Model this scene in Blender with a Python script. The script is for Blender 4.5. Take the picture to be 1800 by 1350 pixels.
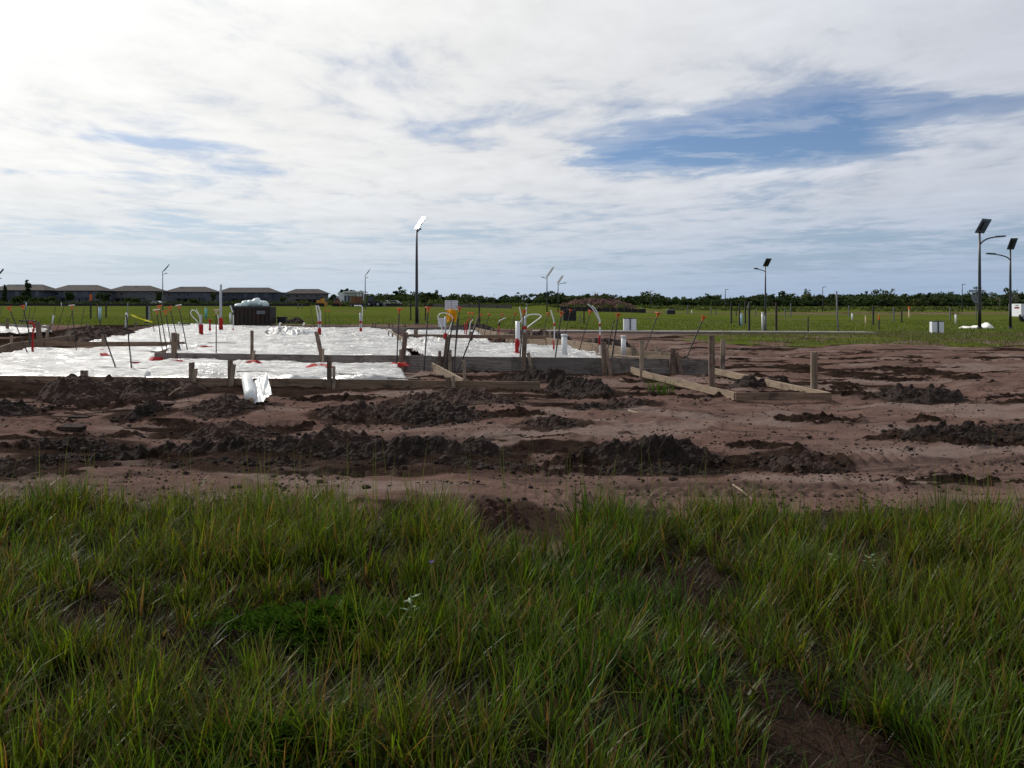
import bpy, math, random
import numpy as np
from mathutils import Vector, Matrix
random.seed(7); rng = np.random.default_rng(7)
for o in list(bpy.data.objects): bpy.data.objects.remove(o)
scn = bpy.context.scene; C = scn.collection
R = math.radians
# ---------------------------------------------------------------- camera
F, HY, H = 1500.0, 534.0, 1.6
cam = bpy.data.objects.new('camera', bpy.data.cameras.new('camera')); C.objects.link(cam)
cam.location = (0, 0, H); cam.rotation_euler = (R(90), 0, 0)
cam.data.sensor_width = 36; cam.data.lens = 30; cam.data.shift_y = -141/1800
cam.data.clip_start = .05; cam.data.clip_end = 9000
scn.camera = cam
# ---------------------------------------------------------------- sky + sun
SAZ, SEL = R(-48), R(40)
SUN = Vector((math.sin(SAZ)*math.cos(SEL), math.cos(SAZ)*math.cos(SEL), math.sin(SEL)))
W = bpy.data.worlds.new('World'); scn.world = W; W.use_nodes = True
nt = W.node_tree; nt.nodes.clear()
class NB:
    def __init__(s, nt): s.nt = nt
    def n(s, t, **k):
        nd = s.nt.nodes.new(t)
        for a, b in k.items():
            if a.startswith('i_'):
                key = a[2:]; key = int(key) if key.isdigit() else key.replace('_', ' ')
                s.put(nd.inputs[key], b)
            else: setattr(nd, a, b)
        return nd
    def put(s, sock, b):
        if hasattr(b, 'is_output'): s.nt.links.new(b, sock)
        else: sock.default_value = b
    def m(s, op, a, b=0.0, c=None, clamp=False):
        nd = s.nt.nodes.new('ShaderNodeMath'); nd.operation = op; nd.use_clamp = clamp
        s.put(nd.inputs[0], a); s.put(nd.inputs[1], b)
        if c is not None: s.put(nd.inputs[2], c)
        return nd.outputs[0]
    def vm(s, op, a, b=None, out=0):
        nd = s.nt.nodes.new('ShaderNodeVectorMath'); nd.operation = op
        s.put(nd.inputs[0], a)
        if b is not None: s.put(nd.inputs[1], b)
        return nd.outputs[out]
    def mr(s, v, a, b, c=0.0, d=1.0, smooth=True):
        nd = s.nt.nodes.new('ShaderNodeMapRange'); nd.interpolation_type = 'SMOOTHSTEP' if smooth else 'LINEAR'
        for i, q in enumerate((v, a, b, c, d)): s.put(nd.inputs[i], q)
        return nd.outputs[0]
    def mix(s, f, a, b, mode='MIX'):
        nd = s.nt.nodes.new('ShaderNodeMix'); nd.data_type = 'RGBA'; nd.blend_type = mode
        s.put(nd.inputs[0], f); s.put(nd.inputs[6], a); s.put(nd.inputs[7], b)
        return nd.outputs[2]
    def noise(s, v, scale, detail=4, rough=.55, dist=0.0, out=0):
        nd = s.nt.nodes.new('ShaderNodeTexNoise')
        if v is not None: s.put(nd.inputs['Vector'], v)
        s.put(nd.inputs['Scale'], scale); nd.inputs['Detail'].default_value = detail
        nd.inputs['Roughness'].default_value = rough; nd.inputs['Distortion'].default_value = dist
        return nd.outputs[out]
b = NB(nt)
tc = b.n('ShaderNodeTexCoord'); D = b.vm('NORMALIZE', tc.outputs['Generated'])
sep = b.n('ShaderNodeSeparateXYZ', i_0=D)
zc = b.m('ADD', b.m('MAXIMUM', sep.outputs[2], 0.0), .025)
cx = b.m('DIVIDE', sep.outputs[0], zc); cy = b.m('DIVIDE', sep.outputs[1], zc)
P = b.n('ShaderNodeCombineXYZ', i_0=cx, i_1=cy).outputs[0]      # the point of the cloud sheet that is seen
sky = b.n('ShaderNodeTexSky', sky_type='NISHITA', sun_disc=False, sun_elevation=SEL, sun_rotation=SAZ,
          air_density=1.0, dust_density=.6, ozone_density=2.5)
warp = b.vm('SCALE', b.vm('SUBTRACT', b.noise(P, .55, 3, .5, 0, 1), (.5, .5, .5)))
warp.node.inputs[3].default_value = .9
Pw = b.vm('ADD', P, warp)
Pn = b.vm('MULTIPLY', Pw, (1.0, .42, 1.0))
rot = b.n('ShaderNodeMapping', i_Vector=Pn, i_Rotation=(0, 0, R(-38)), i_Scale=(.55, 1.1, 1))
rot2 = b.n('ShaderNodeMapping', i_Vector=Pn, i_Rotation=(0, 0, R(28)), i_Scale=(2.2, 3.4, 1))
n1 = b.noise(Pn, .6, 8, .6, .15)
n2 = b.noise(rot.outputs[0], 1.0, 8, .6, .1)
n3 = b.noise(rot2.outputs[0], 1.5, 7, .6, .1)
dens = b.m('ADD', b.m('ADD', b.m('MULTIPLY', n1, .40), b.m('MULTIPLY', n2, .38)), b.m('MULTIPLY', n3, .25))
rot3 = b.n('ShaderNodeMapping', i_Vector=Pn, i_Rotation=(0, 0, R(-28)), i_Scale=(.9, 3.2, 1)); n4 = b.noise(rot3.outputs[0], 1.5, 7, .62, .2)
brk = b.mr(n4, .42, .64, 1.15, .45)
def hole(x, y, rx, ry, ang, amt):
    global dens
    mp = b.n('ShaderNodeMapping', vector_type='TEXTURE', i_Vector=Pw, i_Location=(x, y, 0), i_Rotation=(0, 0, R(ang)), i_Scale=(rx, ry, 1))
    ln = b.vm('LENGTH', mp.outputs[0], out=1)
    g = b.mr(ln, 0.0, 1.0, amt, 0.0)
    dens = b.m('SUBTRACT', dens, b.m('MULTIPLY', g, brk))
HOLES = []
def holepx(px, py, rx, ry, ang, amt):
    z = (HY-py)/F; n = math.sqrt(1+z*z+((px-900)/F)**2); q = z/n+.025
    hole((px-900)/F/n/q, 1/n/q, rx, ry, ang, amt)
holepx(1345, 252, 1.3, 1.35, -35, .40)
holepx(1150, 290, .85, .8, 0, .22)
holepx(1540, 180, .9, .5, 20, .16)
holepx(330, 255, .9, .25, 40, .09)
holepx(150, 308, .9, .4, 10, .06)
holepx(880, 352, .8, .8, 0, .09)
holepx(1650, 420, 5.5, 3.0, 20, .10)
holepx(1480, 452, 7, 3, 0, .09)
holepx(250, 470, 9, 4, 0, .14)
holepx(560, 420, 3.5, 2, 15, .10)
holepx(120, 400, 3, 1.6, 0, .09)
holepx(1250, 475, 7, 4, 0, .07)
cov = b.mr(dens, .325, .51)
thin = b.mr(dens, .18, .42, 0.0, .34)
cov = b.m('MAXIMUM', cov, thin)
dot = b.m('MAXIMUM', b.vm('DOT_PRODUCT', D, tuple(SUN), out=1), 0.0)
lum = b.m('ADD', b.m('MULTIPLY', b.m('POWER', dot, 2.0), .46), .62)
lum = b.m('ADD', lum, b.m('MULTIPLY', b.m('POWER', dot, 14.0), .45))
tex = b.m('ADD', b.m('MULTIPLY', b.m('SUBTRACT', n3, .5), .34), b.m('MULTIPLY', b.m('SUBTRACT', n2, .5), .38))
lum = b.m('MULTIPLY', lum, b.m('ADD', 1.0, tex))
tint = b.mix(b.mr(dot, .2, .85), (.905, .96, 1.08, 1), (1.0, .997, .98, 1))
cloud = b.vm('SCALE', tint); b.put(cloud.node.inputs[3], b.m('MULTIPLY', lum, 10.0))
blue = b.vm('MULTIPLY', sky.outputs[0], (.64, .71, .85))
colw = b.mix(cov, blue, cloud)
hzc = b.mix(b.mr(dot, .2, .85), (2.9, 4.15, 6.0, 1), (5.6, 6.6, 7.7, 1))
colw = b.mix(b.mr(sep.outputs[2], -.02, .16, .85, 0.0), colw, hzc)
bg = b.n('ShaderNodeBackground', i_Color=colw, i_Strength=.1)
out = b.n('ShaderNodeOutputWorld', i_Surface=bg.outputs[0])
sl = bpy.data.lights.new('sun', 'SUN'); sl.energy = 3.6; sl.angle = R(1.5); sl.color = (1, .95, .86)
so = bpy.data.objects.new('sun', sl); C.objects.link(so)
so.rotation_euler = SUN.to_track_quat('Z', 'Y').to_euler(); so.location = (-30, 30, 40)
scn.view_settings.view_transform = 'Standard'; scn.view_settings.look = 'None'
scn.view_settings.exposure = 0.0; scn.view_settings.gamma = 1
# ---------------------------------------------------------------- noise and terrain
TB = np.random.default_rng(3).random((256, 256))
def N(x, y, s=0):
    x = np.asarray(x, float)+s*7.31; y = np.asarray(y, float)+s*3.77
    xi = np.floor(x).astype(int); yi = np.floor(y).astype(int); fx = x-xi; fy = y-yi
    fx = fx*fx*(3-2*fx); fy = fy*fy*(3-2*fy)
    g = lambda a, c: TB[(c+s*17) % 256, (a+s*31) % 256]
    return (g(xi, yi)*(1-fx)+g(xi+1, yi)*fx)*(1-fy)+(g(xi, yi+1)*(1-fx)+g(xi+1, yi+1)*fx)*fy
def fbm(x, y, s=0, o=4, r=.5):
    t = 0; a = 1; n = 0
    for i in range(o):
        t = t+a*N(x*2**i, y*2**i, s+i); n += a; a *= r
    return t/n
def bil(x, y, s=0, o=3):
    t = 0; a = 1; n = 0
    for i in range(o):
        t = t+a*np.abs(2*N(x*2**i, y*2**i, s+i)-1); n += a; a *= .55
    return t/n
def clodh(x, y, s=0):
    xi = np.floor(x).astype(int); yi = np.floor(y).astype(int); best = np.zeros(np.shape(x))
    for dx in (-1, 0, 1):
        for dy in (-1, 0, 1):
            a = xi+dx; c = yi+dy; h1 = TB[(c+s*13) % 256, (a+s*29) % 256]; h2 = TB[(c*3+s*7+91) % 256, (a*5+s*3+17) % 256]; h3 = TB[(c*7+s*5+33) % 256, (a*3+s*11+71) % 256]
            r = .12+.62*h3**2.2; d2 = (a+h1-x)**2+((c+h2-y)*1.1)**2
            best = np.maximum(best, np.where(d2 < r*r, np.sqrt(np.maximum(r*r-d2, 0)), 0))
    return best
def ss(v, a, c):
    t = np.clip((np.asarray(v, float)-a)/(c-a), 0, 1); return t*t*(3-2*t)
def yF(x): return 22.2+(x+9.3)*(-2.7/13.95)
def yP(x): return 17.25+(x+10.3)*(-1.25/10.8)
def zt(x, y):
    y = np.maximum(np.asarray(y, float), .5); u = np.asarray(x, float)/y
    wl = 1-ss(u, -.02, .32)
    return .3*ss(y, 38, 55)*wl+.8*ss(y, 55, 220)*wl
def inslab(x, y):
    left = -16.2-(y-27.6)*.22
    right = np.where(y < 26.8, 4.65-(y-19.5)*.267, 2.7-(y-26.8)*.33)
    a = ss(y-yF(x), .0, .12)*(1-ss(y, 46, 48))*ss(x-left, 0, .2)*(1-ss(x-right, -.2, 0))
    c = ss(y-yP(x), 0, .12)*(1-ss(y-yF(x), 0, .2))*(1-ss(x, -2.3, -2.1))*ss(x, -17, -16.8)
    return np.maximum(a, c)
def lump(x, y): return ss(fbm(x*.75, y*1.5, 16, 4, .6), .60, .72)*ss(y, 6.8, 8)*(1-ss(y, 24, 34))
def edge_y(x):
    x = np.asarray(x, float)
    return 6.45+1.2*(fbm(x*.8, x*0+3, 5)-.5)+.7*(N(x*2.7, x*0+9, 6)-.5)-.35*ss(x, 1.6, 3.5)-1.35*np.exp(-((x-.08)/.36)**4)
def zg(x, y):
    x = np.asarray(x, float); y = np.asarray(y, float)
    z = zt(x, y)
    edge = edge_y(x)
    dirt = ss(y-edge, -.2, .5)*(1-ss(y, 34, 50))
    gr = 1-ss(y-edge, -.3, .4)
    s = inslab(x, y)
    d = .28*(fbm(x*.33, y*.5, 11)-.5)+.10*(fbm(x*1.1, y*1.5, 12)-.5)+.055*(fbm(x*3.2, y*4, 13, 4, .6)-.5)
    d = d+.035*np.maximum(0, fbm(x*6, y*6, 15, 3)-.56)*4*ss(fbm(x*.8, y*.8, 19, 2), .4, .6)
    lp = lump(x, y)
    near = (y > 6.5) & (y < 30) & (lp > 0)
    cl = np.zeros(np.shape(x)); xa = np.broadcast_to(x, np.shape(cl)); ya_ = np.broadcast_to(y, np.shape(cl))
    if np.any(near): cl = np.where(near, .07*clodh(xa*7, ya_*7, 2)+.06*clodh(xa*15, ya_*15, 4), 0)
    d = d+lp*(.01+cl+.04*(fbm(x*4, y*4, 17, 2)-.5))
    rut = np.exp(-((y-9.75-.1*np.sin(x*.6))/.16)**2)*.10*(1-ss(np.abs(x+2.5), 4.0, 5.0))
    rut = rut+np.exp(-((y-8.75-.12*np.sin(x*.5+1))/.14)**2)*.05
    for (ya, x0, x1, p, amp) in ((9.62, -8, -4.1, .17, .05), (6.98, .1, 2.6, .16, .05), (6.75, 3.2, 6, .14, .035), (9.05, 2.4, 4.4, .13, .022), (6.9, -2.2, -1.1, .2, .05)):
        w = np.exp(-((y-ya-.05*np.sin(x*1.3))/.15)**4)*ss(x, x0, x0+.4)*(1-ss(x, x1-.4, x1))
        rut = rut-w*amp*np.sign(np.sin(x*2*np.pi/p+y*3))*ss(np.abs(np.sin(x*2*np.pi/p+y*3)), .1, .6)*(.5+N(x*3, y*5, 40))
    for (ya, x0, x1, sl, hwid) in ((11.4, -7.5, -1.4, .05, .28), (7.7, -2.6, -.7, .28, .20), (7.55, .6, 3.4, -.05, .22), (10.3, 3.2, 6.5, -.18, .25), (12.2, 1.2, 4.2, .10, .22), (16.5, 5, 10, .06, .3), (8.3, 3.5, 6, .12, .2)):
        yl = y-ya-sl*(x-x0)-.12*np.sin((x-x0)*.9); w = (1-ss(np.abs(yl), hwid*.8, hwid))*ss(x, x0, x0+.6)*(1-ss(x, x1-.6, x1))
        rut = rut+w*(.035+.014*np.sin(yl*2*np.pi/.11)+.010*np.sign(np.sin((x+.5*np.abs(yl))*2*np.pi/.13)))
    d = d-rut
    g = .16*(fbm(x*.9, y*.9, 21)-.5)+.05*(fbm(x*5, y*5, 22)-.5)
    far = ss(y, 40, 60)*.12*(fbm(x*.15, y*.15, 25)-.5)
    return z+dirt*(1-s)*d+gr*g-.06*s+far
def gp(px, py, dz=0.0):
    Y = F*H/max(py-HY, 1.5)
    for _ in range(60):
        x = (px-900)*Y/F
        Yn = F*(H-float(zt(x, Y))-dz)/max(py-HY, 1.0)
        Y = .5*Y+.5*min(Yn, 900)
    x = (px-900)*Y/F
    return Vector((x, Y, float(zg(x, Y))))
def pw(px, py, Y): return Vector(((px-900)*Y/F, Y, H-(py-HY)*Y/F))
# ---------------------------------------------------------------- materials
MATS = {}
def mat(name, col, rough=.8, spec=.3, metal=0.0, var=.0, vscale=4.0, stretch=(1, 1, 1), bump=0.0, bscale=40.0, trans=0.0, rand=0.0, col2=None, coat=0.0, sub=None):
    m = bpy.data.materials.new(name); m.use_nodes = True; t = m.node_tree; q = NB(t)
    bs = t.nodes['Principled BSDF']; bs.inputs['Roughness'].default_value = rough
    bs.inputs['Specular IOR Level'].default_value = spec; bs.inputs['Metallic'].default_value = metal
    if coat: bs.inputs['Coat Weight'].default_value = coat; bs.inputs['Coat Roughness'].default_value = .05
    c = (*col, 1); co = None
    if var or bump or col2:
        tcn = q.n('ShaderNodeTexCoord'); mp = q.n('ShaderNodeMapping', i_Vector=tcn.outputs['Object'], i_Scale=stretch)
        rnd = q.n('ShaderNodeObjectInfo').outputs['Random']
        off = q.vm('ADD', mp.outputs[0], q.vm('SCALE', (13., 7., 5.))); q.put(off.node.inputs[1].links[0].from_node.inputs[3], rnd)
    if var or col2:
        n = q.noise(off, vscale, 6, .6)
        c2 = (*(col2 if col2 else tuple(max(0, v*(1-var)) for v in col)), 1)
        c1 = c if col2 else (*[min(1, v*(1+var)) for v in col], 1)
        co = q.mix(q.mr(n, .32, .68), c2, c1)
        if 'wood' in name or 'stake' in name: co = q.mix(q.mr(q.noise(tcn.outputs['Object'], 2.6, 6, .7), .50, .68, 0, .75), co, (.045, .032, .027, 1))
    if rand:
        rr = q.n('ShaderNodeObjectInfo').outputs['Random']
        hv = q.n('ShaderNodeHueSaturation', i_Value=q.mr(rr, 0, 1, 1-rand, 1+rand, False), i_Color=co if co else c)
        co = hv.outputs[0]
    if co is not None: t.links.new(co, bs.inputs['Base Color'])
    else: bs.inputs['Base Color'].default_value = c
    if bump:
        bn = q.n('ShaderNodeBump', i_Strength=bump, i_Distance=.02, i_Height=q.noise(off, bscale, 5, .6)); t.links.new(bn.outputs[0], bs.inputs['Normal'])
    if trans:
        tr = q.n('ShaderNodeBsdfTranslucent', i_Color=co if co else c)
        mx = q.n('ShaderNodeMixShader', i_0=trans); t.links.new(bs.outputs[0], mx.inputs[1]); t.links.new(tr.outputs[0], mx.inputs[2])
        t.links.new(mx.outputs[0], t.nodes['Material Output'].inputs[0])
    MATS[name] = m; return m
mat('wood_grey', (.165, .142, .13), .85, .2, var=.35, vscale=3, stretch=(.6, 2, 14), bump=.4, rand=.18)
mat('wood_brown', (.19, .13, .09), .8, .2, var=.35, vscale=3, stretch=(.6, 2, 14), bump=.4, rand=.15)
mat('wood_light', (.21, .158, .112), .75, .25, var=.25, vscale=3, stretch=(.8, .8, 14), bump=.3, rand=.1)
mat('stake_wood', (.17, .12, .09), .85, .2, var=.35, vscale=3, stretch=(9, 9, .8), bump=.4, rand=.25)
mat('stake_light', (.27, .21, .155), .8, .2, var=.3, vscale=3, stretch=(9, 9, .8), bump=.4, rand=.2)
mat('steel', (.03, .026, .025), .6, .4, var=.4, vscale=12)
mat('cap_orange', (.62, .13, .03), .4, .5, var=.12, vscale=9, trans=.2, rand=.15)
mat('cap_wood', (.5, .4, .27), .7, .3, var=.2)
mat('pvc', (.56, .57, .57), .35, .5, var=.08, vscale=6)
mat('pvc_grey', (.30, .32, .34), .4, .5, var=.12, vscale=6)
mat('tape_red', (.30, .010, .010), .6, .2, var=.3, vscale=14, bump=.5, bscale=30)
mat('black_metal', (.012, .012, .013), .4, .5)
mat('black_plastic', (.012, .012, .013), .6, .4, var=.3)
mat('galv', (.28, .29, .31), .45, .5, .6, var=.2)
mat('grey_post', (.09, .10, .11), .6, .4, var=.2)
mat('panel_glass', (.01, .012, .02), .16, .8)
mat('panel_frame', (.03, .032, .038), .4, .5)
mat('lens', (.75, .76, .78), .25, .5)
mat('rust_metal', (.018, .016, .016), .7, .25, col2=(.042, .022, .016), vscale=2.5, bump=.3)
mat('bag', (.62, .72, .72), .3, .5, var=.12, vscale=5, bump=.4, bscale=9, trans=.25)
mat('paper', (.55, .55, .58), .7, .3, var=.06)
mat('paper_line', (.3, .31, .35), .7, .3)
mat('white_paint', (.62, .64, .68), .5, .4, var=.06)
mat('yellow', (.75, .36, .01), .6, .3, var=.12, trans=.2)
mat('yellow_tape', (.75, .68, .02), .4, .4, trans=.3)
mat('teal', (.10, .36, .36), .45, .4, var=.1)
mat('lightblue', (.33, .47, .54), .5, .4, var=.1)
mat('orange', (.62, .13, .02), .6, .3, trans=.2)
mat('yellow_machine', (.42, .19, .02), .5, .4, var=.2, vscale=1)
mat('brown_machine', (.14, .065, .03), .6, .3, var=.25, vscale=1)
mat('glass_dark', (.02, .023, .028), .1, .6)
mat('rubber', (.015, .015, .015), .8, .2)
mat('silver_paint', (.33, .35, .4), .35, .5, .2)
mat('red_paint', (.5, .03, .03), .5, .4)
mat('roof', (.036, .030, .030), .9, .2, var=.25, vscale=.5, stretch=(1, 1, 6), bump=.3, bscale=3)
mat('stucco_blue', (.072, .082, .108), .9, .2, var=.06, vscale=.3)
mat('stucco_grey', (.10, .10, .108), .9, .2, var=.06, vscale=.3)
mat('stucco_dark', (.05, .056, .078), .9, .2, var=.06, vscale=.3)
mat('stucco_white', (.55, .57, .6), .85, .3, var=.05, vscale=.3)
mat('trim', (.2, .2, .22), .7, .3)
mat('silt_fence', (.012, .012, .013), .7, .3)
mat('concrete', (.17, .15, .135), .9, .2, var=.12, vscale=1.2, bump=.2)
mat('bark', (.07, .055, .045), .9, .1, var=.3, vscale=5)
mat('bark_pale', (.20, .18, .16), .9, .1, var=.3, vscale=5)
mat('spoil', (.10, .055, .042), .95, .1, col2=(.05, .03, .027), vscale=.5, bump=.6, bscale=3)
mat('litter_blue', (.010, .03, .08), .8, .05)  # shade of the surrounding grass put into this dark blue
mat('stick', (.22, .17, .13), .85, .2, var=.3, vscale=9)
mat('white_lid', (.7, .68, .64), .5, .4, var=.05)
mat('purple', (.16, .10, .35), .6, .3, trans=.3)
mat('weed_pale', (.22, .30, .18), .5, .35, trans=.3)
def plastic_mat():
    m = bpy.data.materials.new('plastic_sheet'); m.use_nodes = True; t = m.node_tree; q = NB(t); bs = t.nodes['Principled BSDF']
    tcn = q.n('ShaderNodeTexCoord'); o = tcn.outputs['Object']
    mp = q.n('ShaderNodeMapping', i_Vector=o, i_Scale=(.55, 2.2, 1))
    n = q.noise(mp.outputs[0], 1.6, 7, .66, .9); rg = q.m('ABSOLUTE', q.m('SUBTRACT', n, .5)); rg = q.m('SUBTRACT', 1.0, q.m('MULTIPLY', rg, 5.0))
    mp2 = q.n('ShaderNodeMapping', i_Vector=o, i_Scale=(1.3, 2.8, 1), i_Rotation=(0, 0, .5)); n2 = q.noise(mp2.outputs[0], 3.4, 6, .65, .6); r2 = q.m('SUBTRACT', 1.0, q.m('MULTIPLY', q.m('ABSOLUTE', q.m('SUBTRACT', n2, .5)), 4.0))
    colr = q.mix(q.mr(q.noise(o, 1.1, 6, .65), .35, .7), (.31, .305, .30, 1), (.64, .64, .635, 1))
    colr = q.mix(q.mr(q.noise(o, .9, 7, .7, .5), .56, .72, 0, .6), colr, (.24, .20, .175, 1))
    t.links.new(colr, bs.inputs['Base Color']); bs.inputs['Roughness'].default_value = .2; bs.inputs['Specular IOR Level'].default_value = 1.0
    bn = q.n('ShaderNodeBump', i_Strength=.5, i_Distance=.07, i_Height=rg); b2 = q.n('ShaderNodeBump', i_Strength=.25, i_Distance=.03, i_Height=r2, i_Normal=bn.outputs[0])
    t.links.new(b2.outputs[0], bs.inputs['Normal'])
    tr = q.n('ShaderNodeBsdfTranslucent', i_Color=(.8, .8, .8, 1), i_Normal=b2.outputs[0]); mx = q.n('ShaderNodeMixShader', i_0=.15)
    t.links.new(bs.outputs[0], mx.inputs[1]); t.links.new(tr.outputs[0], mx.inputs[2]); t.links.new(mx.outputs[0], t.nodes['Material Output'].inputs[0])
    MATS['plastic'] = m
plastic_mat()
def soil_mat(name, c1, c2, bump, red=None):
    m = bpy.data.materials.new(name); m.use_nodes = True; t = m.node_tree; q = NB(t); bs = t.nodes['Principled BSDF']
    geo = q.n('ShaderNodeNewGeometry').outputs['Position']
    n = q.noise(geo, 2.2, 7, .65); n2 = q.noise(geo, 26, 4, .65)
    f = q.m('ADD', q.m('MULTIPLY', n, .6), q.m('MULTIPLY', n2, .4))
    cc = q.mix(q.mr(f, .38, .64), (*c1, 1), (*c2, 1))
    t.links.new(cc, bs.inputs['Base Color']); bs.inputs['Roughness'].default_value = .95; bs.inputs['Specular IOR Level'].default_value = .15
    v = q.n('ShaderNodeTexVoronoi', i_Vector=geo, i_Scale=22.0)
    hh = q.m('ADD', q.noise(geo, 18, 6, .7), q.m('MULTIPLY', v.outputs[0], .6))
    bn = q.n('ShaderNodeBump', i_Strength=bump, i_Distance=.05, i_Height=hh); t.links.new(bn.outputs[0], bs.inputs['Normal'])
    MATS[name] = m
soil_mat('soil_dark', (.013, .009, .0075), (.042, .028, .023), .9)
soil_mat('soil_mid', (.024, .015, .012), (.070, .043, .034), .9)
soil_mat('soil_root', (.03, .016, .012), (.07, .034, .024), .9)
def leaf_mat(name, trans=.3, rough=.55, spec=.16):
    m = bpy.data.materials.new(name); m.use_nodes = True; t = m.node_tree; q = NB(t); bs = t.nodes['Principled BSDF']
    a = q.n('ShaderNodeAttribute', attribute_name='col').outputs[0]
    t.links.new(a, bs.inputs['Base Color']); bs.inputs['Roughness'].default_value = rough; bs.inputs['Specular IOR Level'].default_value = spec
    tr = q.n('ShaderNodeBsdfTranslucent'); t.links.new(q.mix(1.0, a, (1.0, 1.05, .5, 1), 'MULTIPLY'), tr.inputs[0])
    mx = q.n('ShaderNodeMixShader', i_0=trans); t.links.new(bs.outputs[0], mx.inputs[1]); t.links.new(tr.outputs[0], mx.inputs[2])
    t.links.new(mx.outputs[0], t.nodes['Material Output'].inputs[0]); MATS[name] = m
leaf_mat('grass_blade', .52, .42); leaf_mat('leaf', .22, .7, .06); leaf_mat('fern', .4, .9, 0.0)
def ground_mat():
    m = bpy.data.materials.new('ground'); m.use_nodes = True; t = m.node_tree; q = NB(t); bs = t.nodes['Principled BSDF']
    geo = q.n('ShaderNodeNewGeometry').outputs['Position']
    at = q.n('ShaderNodeAttribute', attribute_name='mask').outputs[0]; sp = q.n('ShaderNodeSeparateColor', i_0=at)
    big = q.noise(geo, .35, 6, .6); mid = q.noise(geo, 2.4, 7, .65); fin = q.noise(geo, 34, 5, .7)
    st = q.n('ShaderNodeMapping', i_Vector=geo, i_Scale=(.5, 2.2, 1)); stn = q.noise(st.outputs[0], 1.4, 6, .65, .8)
    sand = q.mix(q.mr(mid, .3, .7), (0.0918, 0.0555, 0.0459, 1), (0.1407, 0.0886, 0.0733, 1))
    sand = q.mix(q.mr(big, .4, .65, 0, .45), sand, (0.1078, 0.0779, 0.0695, 1))
    sand = q.mix(q.mr(stn, .52, .64, 0, .8), sand, (0.0524, 0.0358, 0.0322, 1))
    sand = q.mix(q.mr(fin, .3, .7, 0, .35), sand, (0.0658, 0.0430, 0.0367, 1))
    sand = q.mix(q.m('MULTIPLY', sp.outputs[2], .5), sand, (0.1782, 0.1386, 0.1238, 1))
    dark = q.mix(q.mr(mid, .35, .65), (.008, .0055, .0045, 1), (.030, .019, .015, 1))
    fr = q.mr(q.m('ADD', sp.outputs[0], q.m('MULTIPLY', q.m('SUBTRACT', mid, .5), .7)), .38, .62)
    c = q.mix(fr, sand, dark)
    gn = q.noise(geo, .08, 5, .6); g2 = q.noise(geo, 1.1, 6, .7); g3 = q.noise(geo, .5, 4, .6)
    gcol = q.mix(q.mr(gn, .35, .65), (0.0551, 0.0759, 0.0127, 1), (0.0844, 0.0939, 0.0190, 1))
    gcol = q.mix(q.mr(g2, .35, .7, 0, .7), gcol, (0.0400, 0.0614, 0.0104, 1))
    gcol = q.mix(q.mr(g3, .55, .75, 0, .5), gcol, (0.0888, 0.0759, 0.0238, 1))
    gcol = q.mix(q.mr(q.noise(geo, .17, 6, .7, .6), .54, .68, 0, .8), gcol, (0.0921, 0.0533, 0.0549, 1))
    gf = q.mr(q.m('ADD', sp.outputs[1], q.m('MULTIPLY', q.m('SUBTRACT', q.noise(geo, 1.3, 7, .7), .5), .9)), .40, .60)
    c = q.mix(gf, c, gcol)
    t.links.new(c, bs.inputs['Base Color']); bs.inputs['Roughness'].default_value = 1.0; bs.inputs['Specular IOR Level'].default_value = .0
    hh = q.m('ADD', q.m('MULTIPLY', fin, .5), q.noise(geo, 9, 6, .7))
    bn = q.n('ShaderNodeBump', i_Strength=.65, i_Distance=.045, i_Height=hh); t.links.new(bn.outputs[0], bs.inputs['Normal'])
    MATS['ground'] = m
ground_mat()
# ---------------------------------------------------------------- mesh builders
BASE = {}
def obj(name, verts, faces, m, parent=None, loc=(0, 0, 0), smooth=False, cols=None):
    me = bpy.data.meshes.new(name); me.from_pydata([tuple(v) for v in verts], [], faces); me.materials.append(MATS[m])
    if smooth: me.polygons.foreach_set('use_smooth', [True]*len(me.polygons))
    o = bpy.data.objects.new(name, me); C.objects.link(o)
    if parent is not None: o.parent = parent
    else: o.location = loc
    return o
def npmesh(name, V, Q, m, loc=(0, 0, 0), parent=None, smooth=True, attr=None, aname='col', tri=False):
    k = Q.shape[1]; me = bpy.data.meshes.new(name)
    me.vertices.add(len(V)); me.vertices.foreach_set('co', np.ascontiguousarray(V, dtype=np.float32).ravel())
    me.loops.add(len(Q)*k); me.loops.foreach_set('vertex_index', np.ascontiguousarray(Q, dtype=np.int32).ravel())
    me.polygons.add(len(Q)); me.polygons.foreach_set('loop_start', np.arange(0, len(Q)*k, k, dtype=np.int32))
    me.polygons.foreach_set('use_smooth', np.full(len(Q), smooth))
    if attr is not None:
        a = me.attributes.new(aname, 'FLOAT_COLOR', 'POINT'); A = np.ones((len(V), 4), np.float32); A[:, :3] = attr; a.data.foreach_set('color', A.ravel())
    me.update(calc_edges=True); me.validate()
    me.materials.append(MATS[m]); o = bpy.data.objects.new(name, me); C.objects.link(o)
    if parent is not None: o.parent = parent
    else: o.location = loc
    return o
def tag(o, label=None, cat=None, group=None, kind=None):
    if label: o['label'] = label
    if cat: o['category'] = cat
    if group: o['group'] = group
    if kind: o['kind'] = kind
    return o
def thing(name, label, cat, loc, group=None):
    o = bpy.data.objects.new(name, None); C.objects.link(o); o.location = loc; o.empty_display_size = .2
    BASE[o.name] = Vector(loc); return tag(o, label, cat, group)
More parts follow.
